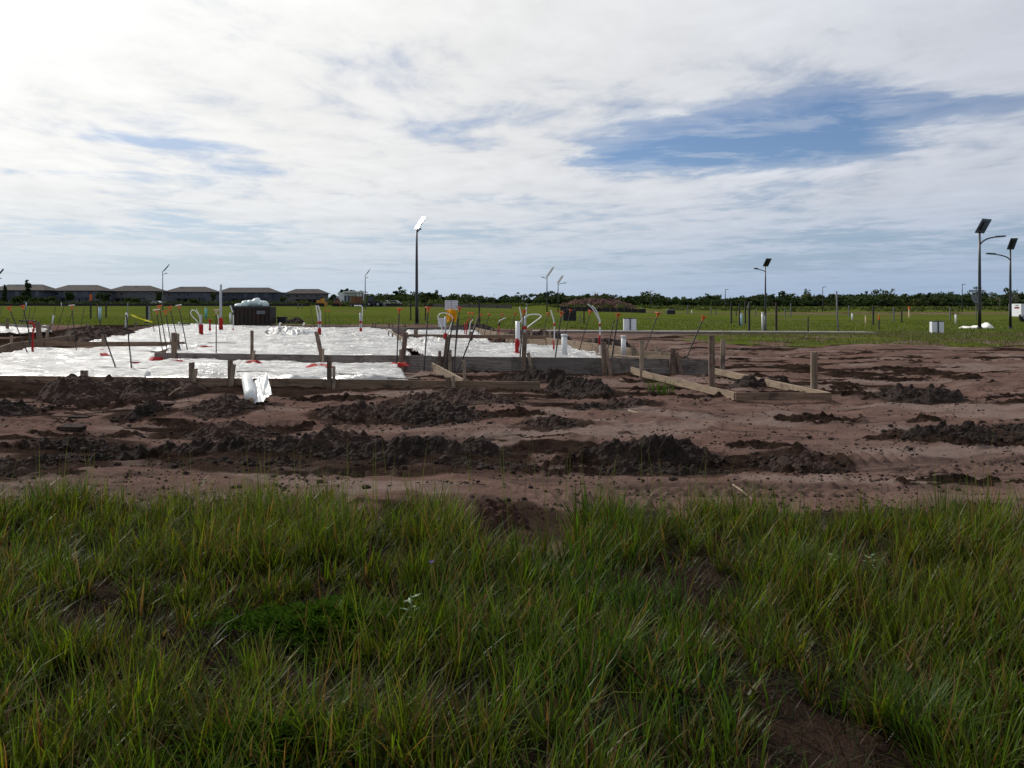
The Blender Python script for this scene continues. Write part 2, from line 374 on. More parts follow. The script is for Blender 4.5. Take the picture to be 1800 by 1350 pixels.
class MB:
    def __init__(s): s.v = []; s.f = []
    def add(s, vs, fs):
        n = len(s.v); s.v += [Vector(v) for v in vs]; s.f += [tuple(i+n for i in f) for f in fs]; return s
    def box(s, c, d, rz=0.0, M=None):
        c = Vector(c); m = M if M else Matrix.Rotation(rz, 3, 'Z')
        vs = [c+m @ Vector((x*d[0]/2, y*d[1]/2, z*d[2]/2)) for z in (-1, 1) for y in (-1, 1) for x in (-1, 1)]
        return s.add(vs, [(0, 2, 3, 1), (4, 5, 7, 6), (0, 1, 5, 4), (2, 6, 7, 3), (0, 4, 6, 2), (1, 3, 7, 5)])
    def bar(s, p, q, w, h, up=(0, 0, 1)):          # p, q on the centre line; w sideways, h along up
        p = Vector(p); q = Vector(q); d = (q-p).normalized(); u = Vector(up); sd = d.cross(u)
        if sd.length < 1e-3: sd = d.cross(Vector((0, 1, 0)))
        sd.normalize(); u = sd.cross(d).normalized(); vs = []
        for e in (p, q):
            for a, c in ((-1, -1), (1, -1), (1, 1), (-1, 1)): vs.append(e+sd*a*w/2+u*c*h/2)
        return s.add(vs, [(3, 2, 1, 0), (4, 5, 6, 7), (0, 1, 5, 4), (1, 2, 6, 5), (2, 3, 7, 6), (3, 0, 4, 7)])
    def tube(s, pts, r, n=8, cap=True):
        pts = [Vector(p) for p in pts]; rs = r if isinstance(r, (list, tuple)) else [r]*len(pts); vs = []; fs = []
        pu = None
        for i, p in enumerate(pts):
            d = (pts[min(i+1, len(pts)-1)]-pts[max(i-1, 0)]).normalized()
            if pu is None:
                pu = d.orthogonal().normalized()
            else:
                pu = (pu-d*pu.dot(d)).normalized()
            w = d.cross(pu)
            for k in range(n):
                a = 2*math.pi*k/n; vs.append(p+(pu*math.cos(a)+w*math.sin(a))*rs[i])
        for i in range(len(pts)-1):
            for k in range(n): fs.append((i*n+k, i*n+(k+1) % n, (i+1)*n+(k+1) % n, (i+1)*n+k))
        if cap: fs += [tuple(range(n-1, -1, -1)), tuple((len(pts)-1)*n+k for k in range(n))]
        return s.add(vs, fs)
    def prism(s, poly, off):                        # extrude a polygon
        n = len(poly); off = Vector(off); vs = [Vector(p) for p in poly]+[Vector(p)+off for p in poly]
        return s.add(vs, [tuple(range(n-1, -1, -1)), tuple(range(n, 2*n))]+[(i, (i+1) % n, n+(i+1) % n, n+i) for i in range(n)])
    def build(s, name, m, parent=None, smooth=False, loc=None):
        if parent is not None:
            b0 = BASE[parent.name]; o = obj(name, [v-b0 for v in s.v], s.f, m, parent, smooth=smooth); BASE[o.name] = b0
        else:
            b0 = Vector(loc) if loc is not None else Vector((sum(v.x for v in s.v)/len(s.v), sum(v.y for v in s.v)/len(s.v), min(v.z for v in s.v)))
            o = obj(name, [v-b0 for v in s.v], s.f, m, None, b0, smooth)
            BASE[o.name] = b0
        return o
def bez(pts, n=10):                                 # Catmull-Rom through the points
    P_ = [Vector(p) for p in pts]; P_ = [P_[0]*2-P_[1]]+P_+[P_[-1]*2-P_[-2]]; o = []
    for i in range(1, len(P_)-2):
        for k in range(n):
            t = k/n; a, b_, c, d = P_[i-1:i+3]
            o.append(.5*((2*b_)+(-a+c)*t+(2*a-5*b_+4*c-d)*t*t+(-a+3*b_-3*c+d)*t**3))
    o.append(P_[-2]); return o
MD = [
 (92, 222, 704, 655, 1.5, 'large brown dirt heap against the lower form board, left of two long black rods', 'soil_mid', 1),
 (190, 338, 694, 650, 1.3, 'dirt heap at the foot of the two long black rods', 'soil_mid', 2),
 (228, 272, 733, 697, .7, 'small dark clod heap in front of the left dirt heap', 'soil_dark', 3),
 (352, 436, 728, 690, 1.1, 'dirt heap beneath the roll of plastic film', 'soil_mid', 4),
 (-40, 52, 731, 703, 1.0, 'small dark mound cut by the left edge, above the tread prints', 'soil_dark', 5),
 (-30, 68, 836, 797, .5, 'low dark bank in the bottom left beside the grass', 'soil_mid', 6),
 (680, 838, 740, 704, 1.2, 'middle dirt heap below the end of the lower form board', 'soil_dark', 7),
 (688, 908, 712, 683, 1.0, 'flat dirt heap along the foot of the lower form board', 'soil_mid', 8),
 (570, 702, 735, 706, 1.0, 'low dirt heap left of the middle dirt heap', 'soil_mid', 9),
 (958, 1072, 697, 655, 1.4, 'conical dirt heap left of the small timber frame', 'soil_dark', 10),
 (1062, 1134, 719, 691, .8, 'small lumpy mound below the grass sprig', 'soil_mid', 11),
 (1018, 1072, 724, 704, .5, 'little clod heap below the conical heap', 'soil_dark', 12),
 (936, 1004, 755, 722, .8, 'small round mound above the gap in the dark ridge', 'soil_mid', 13),
 (1548, 1690, 708, 672, 1.3, 'dark dirt heap right of the timber frame', 'soil_dark', 14),
 (1600, 1762, 779, 733, 1.1, 'dark lumpy heap at the right, nearer than the other right heap', 'soil_dark', 15),
 (1776, 1850, 775, 738, .9, 'dark heap cut by the right edge', 'soil_dark', 16),
 (815, 932, 938, 872, .5, 'reddish root-bound clump in the gap of the grass edge', 'soil_root', 17),
 (1278, 1392, 680, 657, .8, 'low line of dark clods behind the timber frame', 'soil_dark', 18),
 (500, 640, 790, 742, .9, 'dirt hump behind the long dark ridge', 'soil_mid', 19),
 (880, 1010, 668, 645, .8, 'dark soil pushed against the long front form board', 'soil_dark', 20),
 (330, 470, 764, 738, .7, 'low sandy hump below the roll of plastic film', 'soil_mid', 21),
 (1340, 1460, 812, 792, .5, 'broken crust beside the tread prints at right', 'soil_mid', 23),
]
RIDGES = [
 (262, 955, 796, 761, .6, 'long dark ridge of turned soil across the middle of the lot', 30),
 (228, 985, 822, 799, .35, 'front bank of the long rut below the dark ridge', 31),
 (38, 226, 784, 764, .4, 'short dark ridge at the left behind the tread prints', 32),
 (60, 250, 806, 791, .3, 'low dark bank in front of the tread prints at left', 33),
 (1016, 1262, 804, 759, .6, 'dark ridge right of the gap, before the timber frame', 34),
 (1060, 1270, 822, 803, .3, 'cracked bank in front of the right dark ridge', 35)]
# ---------------------------------------------------------------- ground
def build_ground():
    ys = np.concatenate([np.geomspace(1.2, 6.6, 110, endpoint=False), np.geomspace(6.6, 30, 520, endpoint=False), np.geomspace(30, 70, 130, endpoint=False), np.geomspace(70, 5000, 90)])
    us = np.linspace(-1, 1, 760)
    X = us[None, :]*(.72*ys[:, None]+1.5); Y = np.repeat(ys[:, None], len(us), 1)
    Z = zg(X, Y); V = np.stack([X, Y, Z], -1).reshape(-1, 3)
    nr, nc = X.shape; i = np.arange(nr-1)[:, None]*nc+np.arange(nc-1)[None, :]
    Q = np.stack([i, i+1, i+nc+1, i+nc], -1).reshape(-1, 4)
    x = X.ravel(); y = Y.ravel(); u = x/y
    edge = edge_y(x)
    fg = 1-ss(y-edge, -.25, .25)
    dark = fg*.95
    dark = np.maximum(dark, .75*(1-ss(np.abs(y-9.3), .3, .65))*(1-ss(np.abs(x+2), 2.6, 4.4))*(1-np.exp(-((x-.55)/.35)**2)))
    dark = np.maximum(dark, .6*(1-ss(y, 6.6, 7.4))*ss(fbm(x*1.6, y*1.9, 33), .42, .6))
    # soil turned up round the forms
    right = np.where(y < 26.8, 4.65-(y-19.5)*.267, 2.7-(y-26.8)*.33); left = -16.2-(y-27.6)*.22
    ring = np.maximum((1-ss(np.abs(x-right-.9), .4, 1.6))*ss(y, 21, 25)*(1-ss(y, 40, 46)), (1-ss(np.abs(x-left+2.0), 1.2, 4))*ss(y, 26, 30)*(1-ss(y, 56, 60)))
    dark = np.maximum(dark, .8*ring)
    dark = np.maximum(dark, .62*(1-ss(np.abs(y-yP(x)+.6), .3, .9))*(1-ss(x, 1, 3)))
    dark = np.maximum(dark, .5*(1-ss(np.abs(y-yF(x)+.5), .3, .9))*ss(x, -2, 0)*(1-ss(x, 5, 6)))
    dark = np.maximum(dark, .66*ss(fbm(x*.45, y*1.5, 35), .5, .66)*ss(y, 7.5, 9))
    dark = np.maximum(dark, .85*lump(x, y)*(1-inslab(x, y)))
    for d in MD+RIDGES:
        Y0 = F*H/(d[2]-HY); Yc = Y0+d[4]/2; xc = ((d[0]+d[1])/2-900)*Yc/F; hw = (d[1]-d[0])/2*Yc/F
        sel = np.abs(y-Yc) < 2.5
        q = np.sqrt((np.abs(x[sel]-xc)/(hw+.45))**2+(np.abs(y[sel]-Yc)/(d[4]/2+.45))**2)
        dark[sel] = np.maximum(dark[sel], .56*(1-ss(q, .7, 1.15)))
    g = np.where(x < 0, ss(y, 54, 57.5), ss(y-(48-1.5*0), -.4, .6))
    gl = ss(y, 52, 56); gr_ = ss(y, 47.5, 48.6); w = ss(u, -.12, .02); g = gl*(1-w)+gr_*w
    patch = ss(u, .10, .3)*ss(y, 25, 38)*.85; patch = patch*(.12+.95*ss(fbm(x*.5, y*.45, 41, 4, .6), .36, .62))
    g = np.maximum(g, patch*(1-ss(y, 47, 49))*(y > 20))
    strip = np.exp(-((y-135-.1*x)/26)**2)*ss(u, -.15, .2)*.62; g = g-strip*(.6+.6*fbm(x*.05, y*.05, 43))
    g = np.where(y > 190, np.maximum(g, .9), g)
    g = np.clip(g, 0, 1)*(1-ss(edge-y, 0, .1))
    pale = ss(fbm(x*.8, y*1.6, 51), .52, .7)*(y > 7)
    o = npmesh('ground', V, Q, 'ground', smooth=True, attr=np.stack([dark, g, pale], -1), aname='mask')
    tag(o, kind='structure')
build_ground()
# concrete walk along the grass, right of the slab
def sidewalk():
    m = MB()
    p = [(935, 583.5), (1530, 586)]
    a = gp(p[0][0], p[0][1]); c = gp(p[1][0], p[1][1]); n = 14
    for i in range(n):
        q0 = a.lerp(c, i/n); q1 = a.lerp(c, (i+1)/n); q1 = q1-(q1-q0)*.01
        z = max(q0.z, q1.z)+.05
        m.bar((q0.x, q0.y, z-.08), (q1.x, q1.y, z-.08), 1.9, .2)
    o = m.build('sidewalk', 'concrete'); tag(o, kind='structure')
sidewalk()
# ---------------------------------------------------------------- dirt mounds
MOUNDS = []
def mound(pl, pr, pb, ptop, depth, label, m='soil_dark', seed=0, ridge=False, rough=1.0, group=None, name='dirt_mound', cat='dirt mound', lean=0.0):
    Y0 = F*H/(pb-HY); Yc = Y0+depth/2
    x0 = (pl-900)*Yc/F; x1 = (pr-900)*Yc/F; w = x1-x0; hz = H-(ptop-HY)*Yc/F
    if Yc < 20 and not ridge: x0 -= w*.06; x1 += w*.06; w = x1-x0; depth *= 1.25
    cxm = (x0+x1)/2; res = max(.018, .0022*Yc)
    nx = int(min(520, max(30, 1.25*w/res))); ny = int(min(170, max(24, depth*1.9/res)))
    U, Vv = np.meshgrid(np.linspace(-1.4, 1.4, nx), np.linspace(-1.7, 1.7, ny))
    X = cxm+U*w/2; Y = Yc+Vv*depth/2+lean*U*w/2
    g = zg(X, Y); h = max(.04, hz-float(zg(cxm, Yc)))
    du = .55*(fbm(X*2.2/max(.4, min(w, 2)), Y*2.2/max(.4, min(w, 2)), 60+seed)-.5)
    e = 1-(np.abs(U+du)**(6 if ridge else 2.2)+np.abs(Vv+2.2*du)**2)
    k = 1.0/max(.5, min(h*2.2, 1.5))
    e2 = np.clip(e, 0, 1)**.75
    prof = .45+.6*(fbm(X*1.0*k+seed, Y*2.0*k, 70+seed)) if ridge else .42+.78*fbm(X*2.0*k, Y*2.0*k, 70+seed)
    z = h*e2*prof+rough*np.clip(e2*1.6, 0, 1)*(.05*(bil(X*4, Y*4, 80+seed, 2)-.35)+.05*(fbm(X*9, Y*9, 83+seed, 3, .7)-.5)+.085*clodh(X*4.5+seed, Y*4.5, seed)+.075*clodh(X*9+seed, Y*9, seed+3)+.05*clodh(X*19, Y*19+seed, seed+5)+.02*(bil(X*29, Y*29, 88+seed, 2)-.3)-.05)
    z = z-.03-.25*np.clip(-e*3, 0, 1)
    Z = g+z; base = Vector((cxm, Yc, float(zg(cxm, Yc))))
    Vt = np.stack([X-base.x, Y-base.y, Z-base.z], -1).reshape(-1, 3); i = np.arange(ny-1)[:, None]*nx+np.arange(nx-1)[None, :]
    Q = np.stack([i, i+1, i+nx+1, i+nx], -1).reshape(-1, 4)
    keep = (e.ravel()[Q] > -.35).any(1)
    Q = Q[keep]; us = np.unique(Q); mp = np.zeros(len(Vt), int); mp[us] = np.arange(len(us))
    o = npmesh(name, Vt[us], mp[Q], m, loc=base, smooth=False); tag(o, label, cat, group)
    MOUNDS.append((cxm, Yc, w/2, depth/2, h)); return o
for d in MD: mound(d[0], d[1], d[2], d[3], d[4], d[5], d[6], d[7], group='dirt heaps on the lot')
for d in RIDGES:
    mound(*d[:6], 'soil_dark', d[6], ridge=True, group='turned soil ridges', name='dirt_ridge', cat='dirt ridge')
for d in [
 (95, 265, 604, 574, 5.0, 'rough soil bank behind the left form wall', 40, 'soil_mid'),
 (1000, 1120, 618, 590, 2.2, 'turned soil bank behind the right form wall', 41, 'soil_dark'),
 (870, 1010, 602, 578, 3.5, 'dark soil bank behind the white pipes', 42, 'soil_dark'),
 (505, 536, 577, 556, 1.6, 'dark spoil pile right of the rusty skip', 43, 'soil_dark'),
 (775, 870, 588, 567, 3.0, 'soil bank beneath the permit board', 44, 'soil_dark'),
 (1140, 1190, 627, 612, .8, 'small soil pile behind the right end of the form', 45, 'soil_mid'),
 (1293, 1318, 614, 606, .5, 'lone small dark pile on the open sand at right', 46, 'soil_dark')]:
    mound(*d[:6], d[7], d[6], group='soil banks behind the forms')
sp_ = mound(985, 1118, 546.5, 522.5, 16, 'large reddish spoil mound far off before the woods', 'spoil', 50, name='spoil_mound', cat='spoil mound')
# loose clods and sand crumbs
def clods(n=15000):
    t = (1+5**.5)/2; iv = np.array([(-1, t, 0), (1, t, 0), (-1, -t, 0), (1, -t, 0), (0, -1, t), (0, 1, t), (0, -1, -t), (0, 1, -t), (t, 0, -1), (t, 0, 1), (-t, 0, -1), (-t, 0, 1)])/1.9
    ifc = np.array([(0, 11, 5), (0, 5, 1), (0, 1, 7), (0, 7, 10), (0, 10, 11), (1, 5, 9), (5, 11, 4), (11, 10, 2), (10, 7, 6), (7, 1, 8), (3, 9, 4), (3, 4, 2), (3, 2, 6), (3, 6, 8), (3, 8, 9), (4, 9, 5), (2, 4, 11), (6, 2, 10), (8, 6, 7), (9, 8, 1)])
    ms = [m for m in MOUNDS if m[1] < 24]
    xs = []; ys = []
    for k in range(n):
        if k % 5 < 4:
            m = random.choice(ms); a = random.uniform(0, 6.28); r = random.uniform(.4, 1.0)+abs(random.gauss(0, .3))
            x = m[0]+math.cos(a)*m[2]*r; y = m[1]+math.sin(a)*m[3]*r*1.3
        else:
            y = 7.2+random.random()**1.2*18; x = random.uniform(-.66, .66)*y
        xs.append(x); ys.append(y)
    xs = np.array(xs); ys = np.array(ys); ok = (ys > 6.7) & (fbm(xs*1.3, ys*1.3, 200, 2)+.25*rng.random(len(xs)) > .55) & (inslab(xs, ys) < .05) & (ys < 26); xs = xs[ok]; ys = ys[ok]; n = len(xs)
    r = .006+.030*rng.random(n)**5; zs = zg(xs, ys)
    V = iv[None]*(1+.35*(rng.random((n, 12, 1))-.5))*r[:, None, None]; V[..., 2] *= .75; V[..., 0] *= 1+.5*rng.random((n, 1))
    V = V+np.stack([xs, ys, zs+r*.25], -1)[:, None]
    Q = ifc[None]+(np.arange(n)*12)[:, None, None]
    o = npmesh('soil_clods', V.reshape(-1, 3), Q.reshape(-1, 3), 'soil_dark', smooth=False)
    tag(o, 'loose dark clods scattered over the sandy lot', 'clods', kind='stuff')
clods()
def crumbs(n=34000):
    ov = np.array([(1, 0, 0), (-1, 0, 0), (0, 1, 0), (0, -1, 0), (0, 0, 1), (0, 0, -1)], float); of = np.array([(0, 2, 4), (2, 1, 4), (1, 3, 4), (3, 0, 4), (2, 0, 5), (1, 2, 5), (3, 1, 5), (0, 3, 5)])
    ys = 6.3+rng.random(n)**1.5*14; xs = rng.uniform(-.66, .66, n)*ys
    ok = (ys > edge_y(xs)-.2) & (inslab(xs, ys) < .05) & (lump(xs, ys)*.35+fbm(xs*2.1, ys*2.6, 210, 3)+.3*rng.random(n) > .70); xs = xs[ok]; ys = ys[ok]; n = len(xs)
    r = .004+.013*rng.random(n)**3; V = ov[None]*(1+.7*(rng.random((n, 6, 3))-.5))*r[:, None, None]*np.array((1.3, 1.0, .8)); V = V+np.stack([xs, ys, zg(xs, ys)+r*.3], -1)[:, None]
    o = npmesh('soil_crumbs', V.reshape(-1, 3), (of[None]+(np.arange(n)*6)[:, None, None]).reshape(-1, 3), 'soil_dark', smooth=False); tag(o, 'fine dark crumbs strewn over the sand', 'crumbs', kind='stuff')
crumbs()
# ---------------------------------------------------------------- plastic sheets
def sheet(label, cs, z, seed, amp=.035, nx=150, ny=110, skirt=True, taper=None):
    # cs: near-left, near-right, far-right, far-left (world xy)
    A = [np.array(c, float) for c in cs]; u = np.linspace(0, 1, nx)[None, :, None]; v = np.linspace(0, 1, ny)[:, None, None]
    Pq = (A[0]*(1-u)+A[1]*u)*(1-v)+(A[3]*(1-u)+A[2]*u)*v
    X = Pq[..., 0]; Y = Pq[..., 1]
    Z = z+amp*2.2*(fbm(X*.35, Y*.45, seed)-.5)+amp*1.6*(1-np.abs(2*fbm(X*.7, Y*1.9, seed+3, 3)-1))**3-amp*.8*np.abs(2*fbm(X*.8+Y*.4, Y*1.1, seed+6, 3)-1)+amp*.8*(1-bil(X*.55+Y*.3, Y*2.8, seed+8, 2))**3+amp*.55*(1-bil(X*1.3-Y*.4, Y*5.5, seed+10, 2))**2
    eu = np.minimum(u[..., 0], 1-u[..., 0])*nx; ev = np.minimum(v[..., 0], 1-v[..., 0])*ny
    if skirt: Z = Z-.16*(1-ss(np.minimum(eu+0*ev, ev+0*eu), 0, 2.2))
    if taper is not None: Z = Z+taper(X, Y)
    bx, by = X.mean(), Y.mean(); base = (bx, by, z-.1)
    V = np.stack([X-bx, Y-by, Z-z+.1], -1).reshape(-1, 3); i = np.arange(ny-1)[:, None]*nx+np.arange(nx-1)[None, :]
    Q = np.stack([i, i+1, i+nx+1, i+nx], -1).reshape(-1, 4)
    o = npmesh('plastic_sheet', V, Q, 'plastic', loc=base, smooth=True)
    return tag(o, label, 'plastic sheet', 'plastic sheets over the slab fill')
def xy(px, py, z): Y = F*(H-z)/(py-HY); return ((px-900)*Y/F, Y)
ZS, ZP = .24, .10
sheets = {}
sheets['main'] = sheet('wide white plastic sheet over the main slab area behind the front form board', [(-9.2, 22.5), (-2.45, 21.2), xy(690, 580, ZS), xy(333, 571, ZS)], ZS, 3, .05, 210, 200)
sheets['wing'] = sheet('white plastic sheet behind the brown rail at left', [xy(150, 603.5, ZS-.01), (-9.6, 29.0), xy(338, 571.5, ZS-.01), xy(292, 571, ZS-.01)], ZS-.015, 9, .04, 120, 140)
sheets['porch'] = sheet('lower white plastic sheet at far left behind the lower form board', [(-13.5, 17.75), (-7.3, 17.1), (-9.4, 26.7), (-15.2, 26.7)], ZP, 15, .05, 140, 150, taper=lambda X, Y: .06*ss(Y, 25.2, 26.7))
sheets['porch2'] = sheet('narrow plastic strip between the two front form boards', [(-7.6, 17.15), (-1.95, 16.5), (-2.75, 20.6), (-8.9, 21.9)], ZP+.01, 21, .05, 180, 80)
sheets['bay'] = sheet('wrinkled plastic sheet in the right bay around the white pipes', [(-1.9, 21.0), (2.4, 20.2), (1.75, 26.2), (-4.2, 32.0)], ZS, 27, .055, 150, 120)
sheets['bay2'] = sheet('strip of plastic beyond the brown cross rail at right', [xy(722, 594, ZS), xy(862, 597, ZS), xy(838, 582, ZS), xy(712, 581, ZS)], ZS, 33, .04, 70, 60)
sheets['farleft'] = sheet('plastic sheet on the neighbouring slab at the left edge', [xy(-60, 583, .3), xy(92, 580, .3), xy(86, 574.5, .3), xy(-60, 575, .3)], .3, 39, .04, 70, 40)
for (pa, pb, z, lb) in [((318, 603), (560, 603.5), ZS+.06, 'long thin dark bar lying across the big plastic sheet'), ((590, 657), (735, 666), ZP+.07, 'thin dark bar lying along the narrow plastic strip'), ((416, 653), (560, 657), ZP+.07, 'shorter dark bar lying on the narrow plastic strip'), ((145, 645.5), (288, 648), ZP+.07, 'thin dark bar on the lower left plastic sheet'), ((597, 584), (660, 600), ZS+.06, 'thin bar running back beside the bent white conduit')]:
    q0 = Vector((*xy(*pa, z), z)); q1 = Vector((*xy(*pb, z), z)); o = MB().tube([q0, q0.lerp(q1, .3)+Vector((0, .03, .01)), q0.lerp(q1, .65)-Vector((0, .02, .01)), q1], .012, 6).build('steel_bar', 'steel'); tag(o, lb, 'steel bar', 'bars lying on the plastic')
# folds bunched up on the big sheet
def fold(px, py, w, d, h, seed, label, m='plastic'):
    x, Y = xy(px, py, ZS); nx, ny = 60, 36; U, Vv = np.meshgrid(np.linspace(-1, 1, nx), np.linspace(-1, 1, ny))
    X = x+U*w/2; Yy = Y+Vv*d/2; e = np.clip(1-(U**2+Vv**2), 0, 1)**.6
    Z = ZS-.05+e*h*(.4+1.1*(1-np.abs(2*fbm(X*2+Yy, Yy*1.5, seed)-1))**2)+e*.04*bil(X*5, Yy*5, seed+2)
    i = np.arange(ny-1)[:, None]*nx+np.arange(nx-1)[None, :]; Q = np.stack([i, i+1, i+nx+1, i+nx], -1).reshape(-1, 4)
    o = npmesh('plastic_fold', np.stack([X-x, Yy-Y, Z-ZS+.05], -1).reshape(-1, 3), Q, m, loc=(x, Y, ZS-.05)); tag(o, label, 'plastic fold', 'bunched plastic')
fold(500, 592, 2.2, 1.7, .33, 61, 'bunched white plastic fold on the middle of the big sheet')
fold(530, 589, 1.7, 1.6, .18, 63, 'dark slack plastic pocket beside the white fold', 'pvc_grey')
fold(755, 606, 1.6, 2.6, .22, 65, 'shiny gathered folds of plastic where the right bay begins')
fold(455, 580, 2.8, .9, .12, 67, 'low crumpled plastic lap near the back of the sheet')
fold(325, 613, 1.8, .8, .20, 69, 'grey slack fold of plastic behind the left end of the front board', 'pvc_grey')
# ---------------------------------------------------------------- form boards and stakes
def plank_run(label, pts, ztop, hh, m, n=1, th=.04, name='form_board', stakes=(), group='slab form boards', zs=None):
    # pts: world xy polyline; stakes: (fraction, height above top, side, lean, width, material)
    base = Vector((pts[0][0], pts[0][1], 0)); t = thing(name, label, 'form board', base, group)
    seg = []
    for i in range(len(pts)-1):
        for k in range(n):
            a = Vector((*pts[i], 0)).lerp(Vector((*pts[i+1], 0)), k/n); c = Vector((*pts[i], 0)).lerp(Vector((*pts[i+1], 0)), (k+1)/n)
            dz = random.uniform(-.006, .006)
            za = (zs[i]*(1-k/n)+zs[i+1]*k/n if zs else ztop)-hh/2+dz; zb = (zs[i]*(1-(k+1)/n)+zs[i+1]*(k+1)/n if zs else ztop)-hh/2+dz+random.uniform(-.004, .004)
            d = (c-a).normalized()*.004
            MB().bar((a.x+d.x, a.y+d.y, za), (c.x-d.x, c.y-d.y, zb), th, hh).build('plank', m, t)
    return t
def stake(t, px, ptop, pbot, Y, wpx, m='stake_wood', lean=0.0, zb=None, dp=.04):
    w = wpx*Y/F; zt_ = H-(ptop-HY)*Y/F; zb_ = H-(pbot-HY)*Y/F if zb is None else zb
    x0 = (px-900)*Y/F; x1 = x0-lean*(zt_-zb_)
    mb = MB(); a = Vector((x1, Y, zb_)); c = Vector((x0, Y, zt_)); mb.bar(a, c, w, dp, up=(0, 1, 0))
    # sawn point rubbed to one side
    return mb.build('stake', m, t)
yf = lambda px: (22.2*1500+0)/1500 if False else None
def front_y(px):                                    # depth of the front board under a picture column
    Y = 20.5
    for _ in range(20): Y = float(yF((px-900)*Y/F))
    return Y
def low_y(px):
    Y = 16.5
    for _ in range(20): Y = float(yP((px-900)*Y/F))
    return Y
fx = lambda px: ((px-900)*front_y(px)/F, front_y(px))
lx = lambda px: ((px-900)*low_y(px)/F, low_y(px))
front = plank_run('long grey form board across the front of the main slab', [fx(272), fx(430), fx(640), fx(760), fx(900), fx(1075), fx(1177), fx(1258)], .33, .40, 'wood_grey', th=.045)
for (px, pt, pb, w, dy, m, ln) in [(306, 585, 646, 9, -.07, 'stake_wood', .0), (443, 581, 644, 5, -.07, 'stake_wood', 0), (447, 616, 645, 5, -.10, 'stake_light', .2), (556, 583, 646, 7, -.08, 'stake_wood', -.22), (568, 613, 648, 4, -.10, 'stake_light', 0), (713, 584, 648, 8, -.08, 'stake_wood', .1), (704, 614, 648, 4.5, -.1, 'stake_light', 0), (788, 592, 652, 9, -.08, 'stake_wood', .12), (773, 617, 650, 5, -.1, 'stake_wood', 0), (791, 615, 655, 6, -.11, 'stake_light', .0), (923, 584, 652, 8, -.08, 'stake_wood', .05), (928, 620, 658, 6, -.14, 'stake_light', -.25), (1061, 601, 655, 9, -.08, 'stake_wood', -.03), (1066, 612, 655, 6, -.11, 'stake_wood', -.15), (1183, 612, 655, 10, -.08, 'stake_wood', 0), (1189, 620, 655, 6, -.12, 'stake_wood', -.25), (1271, 597, 657, 8, .1, 'stake_light', .02)]:
    stake(front, px, pt, pb, front_y(px)+dy, w, m, ln, zb=-.12)
low = plank_run('low dark form board in front of the porch slab', [lx(-60), lx(210), lx(480), lx(770), (.53, 16.0)], .145, .24, 'wood_brown', th=.04)
for (px, pt, pb, w, m, ln) in [(337, 637, 676, 9, 'stake_wood', 0), (344, 648, 680, 7, 'stake_light', .15), (405, 633, 672, 8, 'stake_wood', 0), (411, 640, 676, 7, 'stake_light', .12), (579, 625, 670, 8, 'stake_wood', 0), (587, 644, 672, 5, 'stake_light', 0), (148, 651, 668, 12, 'stake_light', 0), (788, 663, 682, 10, 'stake_wood', 0), (797, 660, 684, 6, 'stake_light', 0)]:
    stake(low, px, pt, pb, low_y(px)-.06-(.03 if m == 'stake_light' else 0), w, m, ln, zb=-.12)
porch_end = plank_run('pale board closing the right end of the porch pit', [((760-900)*20.3/F, 20.3), ((815-900)*16.35/F, 16.35)], .21, .24, 'wood_light', zs=[.20, .15])
stake(porch_end, 815, 633, 672, 16.6, 6, 'stake_light', -.05, zb=-.1); stake(porch_end, 769, 636, 660, 19.9, 6, 'stake_wood', 0, zb=-.1)
xyz = lambda px, py, z=.33: xy(px, py, z)
leftw = plank_run('left side form wall running back to the far corner', [xyz(-40, 622), xyz(20, 603), xyz(110, 591), xyz(200, 580.5), xyz(283, 570)], .33, .36, 'wood_brown')
for (px, pt, pb) in [(20, 590, 612), (83, 580, 600), (122, 582, 592), (153, 568, 590), (163, 573, 590), (190, 573, 585), (239, 566, 577)]:
    Y = xyz(px, np.interp(px, [-40, 20, 110, 200, 283], [622, 603, 591, 580.5, 570]))[1]; stake(leftw, px, pt, pb, Y+.08, 4.5, 'stake_light', 0, zb=0)
rail = plank_run('brown timber rail spanning the left of the slab on two stakes', [(-15.6, 27.0), (-10.35, 27.0)], .40, .14, 'wood_brown', group='timber rails')
stake(rail, 66, 566, 620, 26.95, 9, 'stake_wood', -.12, zb=.0); stake(rail, 183, 588, 621, 26.95, 8, 'stake_wood', 0, zb=.0)
stake(rail, 322, 604, 626, 26.9, 10, 'stake_wood', 0, zb=.0)
stub = plank_run('short board turning the corner at the end of the brown rail', [(-10.3, 26.9), (-9.35, 22.4)], .33, .28, 'wood_brown')
stake(stub, 312, 586, 622, 24.2, 6, 'stake_light', 0, zb=0)
back = plank_run('back form board behind the plastic sheet', [xyz(319, 568.5), xyz(405, 570.5), xyz(478, 573)], .36, .36, 'wood_grey')
back2 = plank_run('pale topped board right of the rusty skip', [xyz(480, 572), xyz(549, 574)], .38, .36, 'wood_brown')
MB().bar((*xyz(480, 572), .40), (*xyz(549, 574), .40), .12, .035).build('plank', 'wood_light', back2)
for px in (492, 534):
    Y = 47.; MB().bar(pw(px-1, 572, Y), pw(px+1, 567, Y), .09, .09).build('stake', 'white_lid', back2)
back3 = plank_run('back form board between the bent white conduit and the pale board', [xyz(553, 573), xyz(640, 574.5), xyz(716, 577), xyz(835, 576)], .36, .38, 'wood_grey')
for px, pt in ((655, 568), (660, 569), (684, 567), (690, 568), (712, 570)):
    stake(back3, px, pt, 580, 45.5, 2.5, 'stake_wood', 0, zb=.0)
step = plank_run('pale board stepping forward beside the dark stake', [xy(678, 578, .36), xy(710, 594, .36)], .36, .30, 'wood_light')
stake(step, 714, 590, 622, 31, 8, 'stake_wood', 0, zb=.0)
